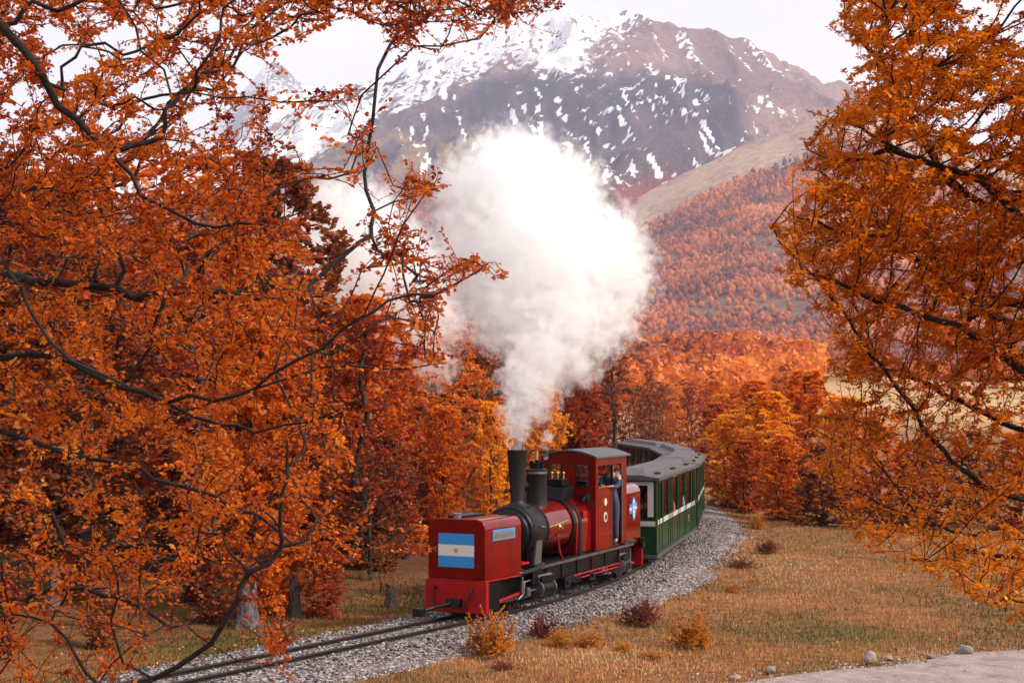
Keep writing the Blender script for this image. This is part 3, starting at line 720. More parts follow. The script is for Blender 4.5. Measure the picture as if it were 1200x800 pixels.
def ltint(b):
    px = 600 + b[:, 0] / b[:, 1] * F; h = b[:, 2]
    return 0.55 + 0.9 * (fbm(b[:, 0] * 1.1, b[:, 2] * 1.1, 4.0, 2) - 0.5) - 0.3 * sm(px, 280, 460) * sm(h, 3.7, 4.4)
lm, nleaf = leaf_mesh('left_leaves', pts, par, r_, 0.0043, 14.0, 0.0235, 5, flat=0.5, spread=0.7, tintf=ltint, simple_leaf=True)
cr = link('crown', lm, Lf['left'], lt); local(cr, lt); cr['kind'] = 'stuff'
print('left leaves', nleaf, 'nodes', len(pts))

# --- the amber tree at the right
def right_region(x, y):
    edge = np.interp(y, [-140, 0, 20, 60, 110, 160, 200, 240, 262, 300, 330, 380, 420, 450, 490, 530, 580, 620, 650, 690, 720, 760],
                     [975, 970, 965, 985, 985, 935, 925, 915, 895, 905, 905, 950, 960, 955, 930, 935, 945, 965, 1020, 1090, 1160, 1250])
    cl = fbm(x / 48.0 + 40, (y - 0.12 * x) / 9.0, 2.0, 2)
    hole = sm(cl, 0.40, 0.49) * 0.97 + 0.03
    wgt = sm(x - edge, -5, 50) * hole * np.where(y < 320, 1.0, 0.8)
    wgt = wgt * np.where((y > 440), 0.42, 1.0)
    return np.clip(wgt, 0, 1)
rroot = LP([(1420, 1250, 11.0), (1390, 900, 11.0), (1345, 620, 10.9), (1300, 400, 10.8), (1262, 240, 10.7), (1225, 60, 10.6), (1190, -200, 10.4)])
rlines = [
 LP([(1300, 400, 10.8), (1215, 320, 10.6), (1165, 235, 10.4), (1130, 160, 10.2), (1085, 80, 10.0), (1040, 20, 9.9)]),
 LP([(1290, 350, 10.8), (1180, 260, 10.9), (1095, 195, 11.0), (1010, 150, 11.0), (945, 130, 11.0)]),
 LP([(1310, 450, 10.8), (1190, 380, 10.2), (1080, 310, 10.0), (990, 270, 9.9), (915, 245, 9.8)]),
 LP([(1262, 240, 10.7), (1170, 120, 10.8), (1090, 50, 10.9), (1010, 10, 10.9), (975, -10, 10.9)]),
 LP([(1350, 720, 11), (1200, 585, 10.6), (1151, 569, 10.4), (1093, 515, 10.2), (1052, 456, 10.0), (1012, 407, 9.9), (975, 350, 9.8), (930, 300, 9.7), (905, 265, 9.7)]),
 LP([(1330, 600, 10.9), (1200, 504, 10.8), (1142, 479, 10.9), (1093, 452, 10.9), (1030, 430, 10.9)]),
 LP([(1093, 515, 10.2), (1030, 506, 10.0), (985, 492, 9.9), (940, 481, 9.8)]),
 LP([(1370, 780, 11), (1200, 625, 10.8), (1142, 627, 10.6), (1075, 605, 10.4), (1012, 578, 10.2), (960, 555, 10.0)]),
 LP([(1390, 900, 11), (1260, 760, 10.2), (1200, 722, 9.9), (1156, 708, 9.8), (1102, 672, 9.7), (1040, 630, 9.6), (985, 590, 9.5)]),
 LP([(1270, 400, 10.7), (1150, 330, 11.4), (1080, 290, 11.6), (1010, 250, 11.7), (960, 200, 11.8)]),
 LP([(1240, 300, 10.7), (1100, 200, 11.2), (1060, 120, 11.2), (1030, 70, 11.3), (990, 30, 11.3)]),
 LP([(1200, 260, 10.5), (1120, 200, 10.0), (1040, 175, 9.8), (985, 190, 9.8), (945, 175, 9.8)]),
 LP([(1300, 520, 10.8), (1180, 420, 9.6), (1080, 370, 9.4), (1000, 340, 9.3), (940, 320, 9.2)]),
 LP([(1340, 680, 10.9), (1230, 660, 12.0), (1120, 640, 12.2), (1050, 570, 12.4)]),
]
rp, rpar = limb_seeds(rlines, rroot)
def att_r(n, d0, d1, rs):
    out = []
    while len(out) < n:
        m = 4000; x = rs.uniform(880, 1420, m); y = rs.uniform(-140, 780, m); k = rs.random(m) < right_region(x, y)
        for a, b in zip(x[k], y[k]): out.append(P(a, b, rs.uniform(d0, d1)))
    return np.array(out[:n])
att = att_r(11000, 9.0, 12.6, np.random.default_rng(5))
pts, par, pl = grow(rp, rpar, att, 0.7, seed_len=0.12)
r_, o_, ch_, roots_ = pipe(par, 0.0022, 2.3)
ns_ = len(rp); dist_ = np.linalg.norm(pts[:ns_] - np.array(P(1350, 600, 10.8)), axis=1)
r_[:ns_] = np.maximum(r_[:ns_], np.clip(0.019 - 0.0075 * dist_, 0.0035, 0.05))
rt_ = empty('lenga_beech_tree', tuple(rroot[0]))
tag(rt_, 'tree at the right edge with amber leaves in flat layered sprays and dark slanting limbs', 'tree', 'foreground trees')
tk = link('trunk', branch_mesh('right_trunk', pts, par, r_, ch_, roots_, kink=0.08), M['bark_dark'], rt_, smooth=True); local(tk, rt_)
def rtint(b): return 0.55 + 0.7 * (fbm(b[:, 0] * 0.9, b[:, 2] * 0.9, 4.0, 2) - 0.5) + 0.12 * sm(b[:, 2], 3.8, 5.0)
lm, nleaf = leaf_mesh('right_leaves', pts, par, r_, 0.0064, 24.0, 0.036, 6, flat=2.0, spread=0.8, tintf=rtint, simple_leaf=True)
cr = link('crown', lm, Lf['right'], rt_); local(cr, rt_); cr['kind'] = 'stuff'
print('right leaves', nleaf)

# --- tree prototypes for the woods along the line (7 m tall before scaling)
def tree_proto(seed, shape='broad', natt=420, nper=9, lsize=0.12, multi=1, H=7.0, bare=0.0):
    nper = nper * 2.1 if nper > 5 else nper * 2.5
    lsize *= 1.08
    rs = np.random.default_rng(seed); a = []
    def envr(t):
        if shape == 'broad': return 2.3 * np.sin(np.pi * np.clip(t, 0, 1) ** 0.75) ** 0.6 + 0.15
        if shape == 'cone': return 2.1 * (1 - t) ** 0.75 * sm(t, -0.1, 0.15) + 0.18
        return 2.1 * (0.5 + 0.6 * np.sqrt(np.clip(t, 0, 1))) * (1.05 - 0.8 * t ** 2.5)
    z0 = {'broad': 0.10, 'cone': 0.07, 'bush': 0.0}[shape]
    lob = rs.uniform(0, 6.28, 5)
    while len(a) < natt:
        t = rs.random(); an = rs.uniform(0, 2 * np.pi); rr0 = np.sqrt(rs.random())
        if shape == 'cone' and rs.random() > (1 - t) + 0.15: continue
        lobf = 0.78 + 0.24 * np.sin(an * 2 + lob[0] + t * 6) + 0.15 * np.sin(an * 5 + lob[1] - t * 13) + 0.22 * np.sin(t * 17 + 2 * an + lob[4])
        z = z0 * H + t * H * (1 - z0)
        if shape == 'cone' or shape == 'broad':
            lay = 0.5 + 0.5 * np.sin(z * 8.5 + lob[2] + 1.6 * np.sin(an + lob[3]) + 0.8 * np.sin(3 * an))
            if rs.random() > lay * 1.2 + 0.12: continue
        rad_ = envr(t) * lobf * (0.25 + 0.75 * rr0)
        a.append((rad_ * np.cos(an), rad_ * np.sin(an), z + 0.12 * rad_ * (shape != 'bush')))
    a = np.array(a)
    lines = []; trunk = [np.array([0, 0, -0.3])]
    for t in np.linspace(0.1, 0.93, 8): trunk.append(np.array([rs.normal(0, 0.10 * t * 2), rs.normal(0, 0.10 * t * 2), t * H]))
    for k in range(multi - 1):
        an = rs.uniform(0, 6.28); ln = [np.array([0.02, 0, 0.05])]
        for t in np.linspace(0.15, 0.8, 5): ln.append(np.array([np.cos(an) * t * 1.6 + rs.normal(0, .1), np.sin(an) * t * 1.6 + rs.normal(0, .1), t * H]))
        lines.append(ln)
    sp, spar = limb_seeds(lines, trunk)
    pts, par, pl = grow(sp, spar, a, 0.35, seed_len=0.5)
    r_, o_, ch_, roots_ = pipe(par, 0.007, 2.1, rmax=0.19)
    bmesh_ = branch_mesh('wood_trunk', pts, par, r_, ch_, roots_, kink=0.1, sides=lambda q: 3 if q < 0.03 else (5 if q < 0.09 else 9))
    lm, n = leaf_mesh('wood_leaves', pts, par, r_, 0.016, nper * (1 - bare), lsize, seed + 1, flat=1.0, spread=0.9, simple_leaf=True, aspect=0.7)
    return bmesh_, lm
protos = {
 'broad': [tree_proto(31, 'broad', 620, 9, 0.105, 2), tree_proto(32, 'broad', 620, 9, 0.105, 3), tree_proto(33, 'broad', 560, 9, 0.11, 1)],
 'cone': [tree_proto(41, 'cone', 640, 9, 0.10, 1), tree_proto(42, 'cone', 640, 9, 0.10, 2), tree_proto(43, 'cone', 560, 9, 0.105, 1)],
 'bush': [tree_proto(51, 'bush', 820, 14, 0.125, 6), tree_proto(52, 'bush', 820, 14, 0.125, 7), tree_proto(53, 'bush', 760, 14, 0.125, 5)],
 'bare': [tree_proto(61, 'broad', 620, 2.0, 0.09, 5), tree_proto(62, 'bush', 620, 1.6, 0.09, 7)],
}
tree_meshes = {}
def plant(x, y, h, shape, leaf, label, group, rz=None, wide=1.0, barkm='bark_mid', variant=None, sink=0.0):
    v = variant if variant is not None else random.randrange(len(protos[shape]))
    bmsh, lmsh = protos[shape][v % len(protos[shape])]
    for me_, m_ in ((bmsh, M[barkm]), (lmsh, Lf[leaf])):
        if not me_.materials: me_.materials.append(m_)
    b2, l2 = bmsh, lmsh
    p = gpt(x, y); e = empty('lenga_beech_tree', (x, y, p.z - sink), random.uniform(0, 6.28) if rz is None else rz)
    k = h / 7.0; e.scale = (k * wide, k * wide, k)
    t2 = link('trunk', b2, None, e); c = link('crown', l2, None, e); c['kind'] = 'stuff'
    t2.material_slots[0].link = 'OBJECT'; t2.material_slots[0].material = M[barkm]
    c.material_slots[0].link = 'OBJECT'; c.material_slots[0].material = Lf[leaf]
    tag(e, label, 'tree', group); return e
def plant_px(px, d, h, *a, **k):
    return plant((px - 600) / F * d, d, h, *a, **k)
exec_trees = []   # filled below
# hand-placed trees: (px, depth, height, shape, leaf, width, label)
G1 = 'trees behind the train'
hand = [
 (576, 44, 3.9, 'bush', 'yellow', 0.8, 'golden yellow bushy tree directly left of the tall black chimney'),
 (520, 43, 3.7, 'bush', 'orange', 0.9, 'bright orange bushy tree above the front red tank'),
 (640, 52, 4.4, 'bush', 'yellow', 0.8, 'small golden tree showing between the chimney and the cab'),
 (688, 60, 5.0, 'bush', 'redor', 0.8, 'red orange bushy tree showing above the red cab roof'),
 (655, 64, 6.0, 'broad', 'red', 0.8, 'crimson tree behind the foot of the steam column'),
 (545, 66, 9.0, 'cone', 'rust', 1.0, 'tall rust brown layered tree left of the steam column'),
 (505, 58, 7.6, 'cone', 'rust', 1.0, 'rust brown tree just right of the drooping left branches'),
 (595, 72, 9.3, 'cone', 'rust', 0.9, 'tall dark rust tree half hidden by the steam column'),
 (718, 74, 7.9, 'cone', 'rust', 1.1, 'tall rust tree with dark trunk right of the steam column'),
 (690, 86, 9.0, 'cone', 'rust', 1.0, 'rust tree in the steam just above the cab'),
 (760, 86, 5.8, 'cone', 'rust', 0.9, 'rust brown tree above the first bend of coach roofs'),
 (810, 98, 5.0, 'broad', 'red', 0.8, 'dark crimson tree standing behind the last coach roofs'),
 (775, 100, 5.0, 'bare', 'red', 1.0, 'nearly bare purplish tree behind the coach roofs'),
 (745, 92, 5.0, 'bare', 'red', 1.1, 'grey leafless thicket tree above the coach roofs'),
]
for px, d, h, shp, lf, wd, lb in hand: plant_px(px, d, h, shp, lf, lb, G1, wide=wd)
G2 = 'golden trees right of the coaches'
hand2 = [
 (850, 60, 3.5, 'bush', 'yellow', 1.0, 'golden tree touching the right end of the coach roofs'),
 (872, 57, 2.6, 'bush', 'redor', 1.0, 'low red orange tree at the edge of the ballast right of the coach'),
 (900, 60, 4.4, 'bush', 'yellow', 1.1, 'bright golden tree in the middle of the clump right of the train'),
 (945, 64, 5.3, 'bush', 'orange', 1.1, 'tallest orange tree of the clump right of the train'),
 (990, 58, 4.2, 'bush', 'yellow', 1.2, 'golden tree behind the drooping amber branches'),
 (918, 54, 2.9, 'bush', 'orange', 1.3, 'low orange tree at the meadow edge right of the train'),
 (962, 51, 2.6, 'bush', 'rust', 1.3, 'low rust brown tree at the meadow edge under the amber branches'),
 (1030, 53, 3.2, 'bush', 'orange', 1.2, 'orange tree behind the lower amber branches'),
 (1080, 50, 2.8, 'bush', 'redor', 1.2, 'red orange tree low at the right behind the amber branches'),
 (1135, 52, 3.0, 'bush', 'rust', 1.2, 'rust brown tree behind the right hand limbs'),
 (1190, 50, 3.0, 'bush', 'redor', 1.2, 'red orange tree at the far right meadow edge'),
 (836, 76, 4.0, 'bush', 'redor', 1.0, 'red tree just beyond the end of the coach roofs'),
 (884, 84, 5.2, 'bush', 'orange', 1.2, 'orange tree behind the golden clump'),
]
for px, d, h, shp, lf, wd, lb in hand2: plant_px(px, d, h, shp, lf, lb, G2, wide=wd * 1.3)
# woods left of the line
placed = []
cols = ['orange', 'redor', 'orange', 'rust', 'orange', 'redor', 'orange', 'rust']
desc = {'orange': 'orange', 'redor': 'red orange', 'rust': 'rust brown', 'red': 'dark crimson', 'yellow': 'golden'}
where = lambda px: 'far left' if px < 120 else ('left' if px < 300 else ('centre left' if px < 480 else 'centre'))
n_ = 0; tries = 0; wood = []; valley = []; under = []
while n_ < 74 and tries < 3000:
    tries += 1
    d = 29 + 75 * random.random() ** 1.4; px = random.uniform(-120, 560)
    x = (px - 600) / F * d; sdv_, _ = track_sd(np.array([x]), np.array([d]))
    if sdv_[0] > -3.4: continue
    if any((x - a) ** 2 + (d - b) ** 2 < 2.3 ** 2 for a, b in placed): continue
    if px > 440 and d < 46: continue
    placed.append((x, d)); n_ += 1
    near = -sdv_[0] < 7
    lf = random.choice(cols); shp = random.choice(['broad', 'broad', 'cone', 'bush'])
    h = random.uniform(5.0, 7.5) if near else random.uniform(7, 10)
    if px > 400: h = min(h, 4.2 + 0.055 * d)
    if px > 330 and px <= 400: h = min(h, 8.0)
    t_ = plant(x, d, h, shp, lf, 'tree', 'trees of the wood left of the track', wide=random.uniform(1.0, 1.3), barkm='bark_grey' if random.random() < 0.3 else 'bark_mid')
    wood.append((t_, lf, shp, px, d))
# valley trees beyond
n_ = 0; tries = 0; placed2 = []
while n_ < 150 and tries < 6000:
    tries += 1
    d = random.uniform(100, 420); px = random.uniform(430, 1260); x = (px - 600) / F * d
    if d < 200 and px > 985: continue
    if px > 955 and d < 330: continue
    if any((x - a) ** 2 + (d - b) ** 2 < (2.4 + d * 0.012) ** 2 for a, b in placed2): continue
    placed2.append((x, d)); n_ += 1
    lf = random.choice(['orange', 'redor', 'orange', 'orange', 'yellow', 'yellow'] if px > 770 else ['redor', 'rust', 'orange'])
    shp = random.choice(['broad', 'bush', 'bush'])
    t_ = plant(x, d, random.uniform(3.6, 5.4) if px > 735 else random.uniform(6, 8.5), shp, lf, 'tree', 'distant trees on the valley floor', wide=random.uniform(1.3, 1.9)); valley.append((t_, lf, shp, px, d))
n_ = 0; tries = 0; pl3 = []
while n_ < 150 and tries < 9000:      # undergrowth of the woods
    tries += 1
    d = 25 + 70 * random.random() ** 1.5; px = random.uniform(-100, 840); x = (px - 600) / F * d
    sdv_, _ = track_sd(np.array([x]), np.array([d]))
    if sdv_[0] > -2.6 or (px > 500 and d < 44): continue
    if any((x - a) ** 2 + (d - b) ** 2 < 1.5 ** 2 for a, b in pl3): continue
    pl3.append((x, d)); n_ += 1
    lf = random.choice(['rust', 'redor', 'orange', 'red', 'rust']); shp = random.choice(['bush', 'bush', 'bare'])
    hmax = 1.5 if px < 500 and d < 34 else 3.0
    t_ = plant(x, d, random.uniform(0.8 if d < 34 else 1.4, hmax), shp, lf, 'bush', 'undergrowth bushes of the woods', wide=random.uniform(1.2, 1.6)); t_.name = 'bush'; t_['category'] = 'bush'; under.append((t_, lf, shp, px, d))
SHD = {'broad': 'round', 'cone': 'pointed', 'bush': 'bushy', 'bare': 'sparse'}
HUE = {'orange': 'orange', 'redor': 'scarlet', 'rust': 'rust brown', 'red': 'dark crimson', 'yellow': 'golden'}
ORD = ['leftmost'] + [a + ' leftmost' for a in ('second', 'third', 'fourth', 'fifth', 'sixth', 'seventh', 'eighth', 'ninth', 'tenth', 'eleventh', 'twelfth', 'thirteenth', 'fourteenth', 'fifteenth', 'sixteenth', 'seventeenth', 'eighteenth', 'nineteenth', 'twentieth')]
def name_all(lst, noun, place, rows):
    bins = {}
    for t_, lf, shp, px, d in lst:
        row = [b for a, b in rows if d >= a][-1]; bins.setdefault((HUE[lf], SHD[shp], row), []).append((px, t_))
    for (a, b, c_), l in bins.items():
        l.sort(key=lambda q: q[0])
        for k, (px, t_) in enumerate(l):
            t_['label'] = f"{b} {a} {noun} {c_} {place}" if len(l) == 1 else f"{ORD[min(k, 19)]} {b} {a} {noun} {c_} {place}"
name_all(wood, 'tree', 'of the left wood', [(0, 'in the front row'), (40, 'in the second row'), (52, 'in the middle'), (66, 'in the back row'), (84, 'at the far edge')])
name_all(valley, 'tree', 'of the valley floor', [(0, 'at the near edge'), (150, 'in the nearer part'), (200, 'in the middle'), (260, 'beyond the middle'), (320, 'in the farther part'), (370, 'at the far edge')])
name_all(under, 'bush', 'of the wood', [(0, 'at the front edge'), (38, 'in the second row'), (48, 'in the middle'), (60, 'in the back part'), (75, 'at the far edge')])

# --- shrubs on the meadow
def shrub_proto(seed, n=420, nper=55, ls=0.033, H=0.9, Rr=0.6):
    rs = np.random.default_rng(seed); a = []
    while len(a) < n:
        v = rs.normal(size=3); v /= np.linalg.norm(v); v[2] = abs(v[2]); k = rs.uniform(0.45, 1.0) * (0.8 + 0.35 * math.sin(3 * math.atan2(v[1], v[0]) + seed))
        a.append((v[0] * Rr * k, v[1] * Rr * k, 0.06 + v[2] * H * k))
    sp = np.array([[0, 0, -0.05], [0, 0, 0.02], [0.04, 0.02, 0.06], [-0.04, 0.01, 0.06]]); spar = np.array([-1, 0, 1, 1])
    pts, par, pl = grow(sp, spar, np.array(a), 0.75)
    r_, o_, ch_, roots_ = pipe(par, 0.0022, 2.2, rmax=0.016)
    b = branch_mesh('shrub_stems', pts, par, r_, ch_, roots_, kink=0.15, sides=lambda q: 3)
    l, n_ = leaf_mesh('shrub_leaves', pts, par, r_, 0.009, nper, ls, seed, flat=0.3, spread=1.0, simple_leaf=True, aspect=0.5)
    return b, l
shp_ = [shrub_proto(71), shrub_proto(72), shrub_proto(73, 260, 45)]
sh_cache = {}
def shrub(px, py, wpx, hpx, leaf, label, v=0):
    p = gp(px, py); s = F / p.y; key = (v, leaf)
    if key not in sh_cache:
        b, l = shp_[v]
        if not b.materials: b.materials.append(M['bark_mid'])
        if not l.materials: l.materials.append(Lf[leaf])
        sh_cache[key] = (b, l)
    b, l = sh_cache[key]; e = empty('shrub', p, random.uniform(0, 6)); e.scale = (wpx / s / 1.25, wpx / s / 1.25, hpx / s / 0.95)
    link('stems', b, None, e); c = link('foliage', l, None, e); c['kind'] = 'stuff'; c.material_slots[0].link = 'OBJECT'; c.material_slots[0].material = Lf[leaf]; tag(e, label, 'shrub', 'autumn shrubs on the meadow')
shrub(575, 768, 76, 62, 'shrub', 'large ochre shrub in front of the engine buffer beam', 0)
shrub(812, 760, 70, 42, 'shrub', 'bright orange shrub near the middle of the meadow', 1)
shrub(752, 735, 56, 38, 'shrubred', 'maroon shrub just left of the bright orange meadow shrub', 0)
shrub(636, 748, 46, 26, 'shrubred', 'low reddish shrub at the ballast edge right of the large ochre shrub', 1)
shrub(690, 757, 64, 20, 'shrub', 'low spreading orange shrub between the ochre and the maroon shrubs', 2)
shrub(655, 760, 40, 22, 'shrub', 'small ochre shrub just right of the low reddish shrub', 1)
shrub(765, 772, 50, 12, 'shrub', 'flat orange tuft in front of the bright orange shrub', 2)
shrub(730, 764, 26, 12, 'shrub', 'tiny orange tuft below the maroon shrub', 1)
shrub(900, 648, 34, 20, 'shrubred', 'small maroon shrub by the bend of the ballast', 0)
shrub(888, 620, 26, 18, 'shrub', 'small ochre shrub nearest the orange trees at the meadow end', 1)
shrub(857, 694, 22, 12, 'shrub', 'tiny ochre tuft in the middle distance right of the ballast', 0)
shrub(868, 666, 46, 16, 'shrubred', 'low brownish shrub right of the ballast beside the coach', 2)
shrub(590, 786, 44, 14, 'shrubred', 'dark low twiggy mound at the foot of the large ochre shrub', 2)

# --- stumps and bleached trunk bases
def stump(px, py, wpx, hpx, label, seed):
    p = gp(px, py); s = F / p.y; n = 18; rows = 9; V = []
    for j in range(rows):
        t = j / (rows - 1)
        for i in range(n):
            a = 2 * math.pi * i / n; fl = 1 + 1.1 * (1 - t) ** 3 * (0.6 + 0.5 * math.sin(a * 5 + seed)) + 0.12 * math.sin(a * 3 + seed * 2)
            V.append((math.cos(a) * 0.5 * fl, math.sin(a) * 0.5 * fl, t * (1 + (0.12 * math.sin(a * 2 + seed) + 0.09 * math.sin(a * 7)) * (t > .95)) - 0.05))
    fs = [(j * n + i, j * n + (i + 1) % n, (j + 1) * n + (i + 1) % n, (j + 1) * n + i) for j in range(rows - 1) for i in range(n)]; fs.append(tuple((rows - 1) * n + i for i in range(n)))
    me = bpy.data.meshes.new('tree_stump'); me.from_pydata(V, [], fs); o = link('tree_stump', me, M['stump'], smooth=True)
    o.location = p; o.scale = (wpx / s / 1.5, wpx / s / 1.5, hpx / s); tag(o, label, 'tree stump', 'bleached stumps beside the track')
stump(290, 735, 28, 46, 'broad bleached grey stump with spreading roots left of the rails', 1.0)
stump(458, 712, 16, 24, 'small pale stump beside the ballast just left of the engine', 2.3)
stump(62, 712, 20, 46, 'tall narrow grey stump at the far left under the branches', 3.1)
stump(345, 722, 18, 44, 'dark grey stump right of the broad bleached stump', 4.4)

# ------------------------------------------------------------------ mountains
def ip(x, pts): return np.interp(x, [a for a, b in pts], [b for a, b in pts])
def mountain_main():
    nu, ny = 580, 350
    u = np.linspace(-300, 1560, nu); t = np.linspace(0, 1, ny) ** 0.85; Yd = 900 + 3700 * t
    PX, YY = np.meshgrid(u, Yd); U = (PX - 600) / F; XX = U * YY
    sky_l = [(-300, 250), (0, 215), (230, 190), (310, 150), (350, 126), (400, 104), (450, 88), (480, 74), (520, 70), (600, 44), (640, 30), (670, 17), (700, 20), (725, 15), (745, 14), (780, 24), (800, 30), (860, 46), (920, 68), (985, 92), (1050, 125), (1120, 165), (1200, 205), (1300, 250), (1560, 330)]
    Yr = 3900.0
    zr = HC + (HOR - ip(PX, sky_l)) / F * Yr
    tt = (YY - 1000) / (Yr - 1000); z0 = 10
    prof = np.where(tt < 1, np.clip(tt, 0, 1) ** 1.55, 1 - (tt - 1) * 1.4)
    z = z0 + (zr - z0) * prof
    amp = 230 * sm(tt, 0.1, 0.6) * (0.12 + 0.88 * sm(np.abs(1 - tt), 0.0, 0.35))
    rg_ = ridged(XX / 620 + YY / 2600, YY / 900 - XX / 1500, 6)
    z = z + amp * (rg_ - 0.45) + 26 * sm(tt, 0.05, 0.3) * (fbm(XX / 120, YY / 120, 1.0, 4) - 0.5) + 50 * (ridged(XX / 95, YY / 210, 5) - 0.5) * sm(tt, 0.3, 0.8)
    # near spur on the right
    sp_l = [(-300, 560), (300, 520), (520, 450), (600, 400), (680, 315), (735, 241), (770, 222), (800, 206), (860, 176), (900, 162), (930, 150), (985, 120), (1030, 130), (1080, 160), (1200, 185), (1560, 240)]
    Ys = 2500.0 + 0 * PX; zs = HC + (HOR - ip(PX, sp_l)) / F * Ys
    ts = (YY - 650) / (Ys - 650)
    ps = np.where(ts < 1, np.clip(ts, 0, 1) ** 1.25, 1 - (ts - 1) * 2.6)
    zz = -25 + (zs + 25) * ps
    zz = zz + 60 * sm(ts, 0.15, 0.6) * (0.1 + 0.9 * sm(np.abs(1 - ts), 0, 0.3)) * (ridged(XX / 430 - YY / 2200, YY / 700, 4) - 0.45) + 22 * (fbm(XX / 140, YY / 140, 8.0, 4) - 0.5) * sm(ts, 0, 0.3)
    spur = zz > z; Z = np.maximum(z, zz)
    # what grows or lies where, with the crags' shade in their colour
    PY = HOR - (Z - HC) / YY * F
    nA = fbm(XX / 90, YY / 260, 2.0, 5); nB = fbm(XX / 300, YY / 500, 5.0, 4); nC = fbm(XX / 30, YY / 70, 9.0, 4)
    snow_lo = [(-300, 300), (300, 205), (350, 180), (400, 152), (450, 125), (520, 100), (560, 76), (600, 60), (640, 74), (670, 66), (700, 46), (740, 30), (770, 22), (800, 18), (1600, 0)]
    snow = sm(ip(PX, snow_lo) - PY, -34, 26)
    wl = sm(PX, 800, 750); ac = wl * (XX * 0.45 - Z * 0.9) + (1 - wl) * XX; al = wl * (XX * 0.9 + Z * 0.45) + (1 - wl) * Z
    nS = fbm(ac / 12 + YY / 300, al / 44, 4.0, 5, 0.6); nT = fbm(XX / 9, YY / 20, 14.0, 3)
    snow = np.clip(snow * 1.35 + (nS - 0.5) * 1.9 + (nB - 0.5) * 1.2 + (nT - 0.5) * 0.8 - 0.2, 0, 1) * sm(snow, 0.0, 0.25)
    patches = sm(nS + 0.9 * (nB - 0.5) - 0.05 * sm(PX, 760, 860), 0.70, 0.77) * sm(250 - PY, 0, 60) * sm(PX, 600, 700) * sm(1000 - PX, 0, 100) * 0.9
    diag = sm(nT, 0.46, 0.56) * sm(fbm(XX / 14 + Z / 60, Z / 120, 3.0, 3), 0.60, 0.66) * sm(240 - PY, 0, 40) * sm(PX, 420, 520) * sm(980 - PX, 0, 100)
    snow = snow * (1 - 0.9 * sm(nT + 0.4 * (nS - .5), 0.56, 0.62) * sm(np.abs(PY - ip(PX, sky_l) - 10), 34, 10))
    snow = np.where(spur, 0, np.maximum(snow, np.maximum(patches * 0.7, diag)))
    c = lambda *a: np.array(a, float)[None, None]
    def mixc(a, b, f): return a * (1 - f[..., None]) + b * f[..., None]
    scree = mixc(c(0.20, 0.105, 0.10), c(0.29, 0.175, 0.155), sm(nB, 0.4, 0.6))
    rock = mixc(c(0.012, 0.016, 0.045), c(0.060, 0.054, 0.085), sm(fbm(XX / 20, Z / 60, 11.0, 5, 0.6), 0.42, 0.58))  # dark blue rock tone, shade of the left-facing crags painted in
    grass_ = mixc(c(0.20, 0.15, 0.075), c(0.30, 0.19, 0.10), sm(nC, 0.4, 0.6))
    redf = mixc(c(0.26, 0.05, 0.03), c(0.13, 0.05, 0.045), sm(nC, 0.4, 0.6))
    gy, gx = np.gradient(Z); shaded_crag = sm(PY, 62, 120) * sm(PX, 330, 480) * sm(900 - PX, 0, 70)
    cm = mixc(scree + 0 * Z[..., None], rock, np.clip(shaded_crag * (0.6 + 1.2 * sm(nB + 0.5 * (nA - .5), 0.40, 0.58)), 0, 1))
    gl = sm(PY + 70 * (nB - 0.5) + 0.13 * (700 - PX) * (PX < 700), 165, 195) * 0.9
    cm = mixc(cm, grass_, np.clip(gl * sm(nC + nB, 0.9, 1.15), 0, 1))
    cm = mixc(cm, redf, sm(PY + 40 * (nA - 0.5) , 195, 225) * 0.95)
    tan = mixc(c(0.50, 0.34, 0.25), c(0.40, 0.22, 0.16), sm(nA, 0.4, 0.6))
    grey = mixc(c(0.20, 0.17, 0.19), c(0.32, 0.27, 0.25), sm(nC, 0.45, 0.6))
    below = PY - ip(PX, sp_l)      # rows below the crest of the spur
    cs = mixc(tan + 0 * Z[..., None], grey, sm(nA, 0.54, 0.62) * sm(150 - below, 0, 90))
    fs_ = sm(below + 60 * (nB - 0.5) + 22 * (nA - 0.5), 26, 50)
    cs = mixc(cs, redf * c(1.25, 1.25, 1.5), fs_ * (0.55 + 0.45 * sm(nC, 0.35, 0.55)))
    bandg = sm(np.abs(PY + 0.10 * (PX - 850) + 60 * (nB - 0.5) - 300), 26, 8) * sm(nA, 0.44, 0.54); bandg2 = sm(np.abs(PY + 50 * (nB - 0.5) - 352), 26, 8) * sm(nA, 0.46, 0.56)
    clear = np.clip(bandg + bandg2, 0, 1); cs = mixc(cs, c(0.23, 0.15, 0.115), clear * 0.8)
    colr = np.where(spur[..., None], cs, cm)
    V = np.stack([XX, YY, Z], -1).reshape(-1, 3); I = np.arange(nu * ny).reshape(ny, nu)
    qf = np.stack([I[:-1, :-1], I[:-1, 1:], I[1:, 1:], I[1:, :-1]], -1).reshape(-1, 4)
    forest = np.where(spur, fs_ * (1 - 0.9 * clear), 0) * sm(ts, 0.0, 0.06)
    return V, qf, colr.reshape(-1, 3), snow.ravel(), (XX, YY, Z, forest, below, spur, PX, PY, nA, nB)
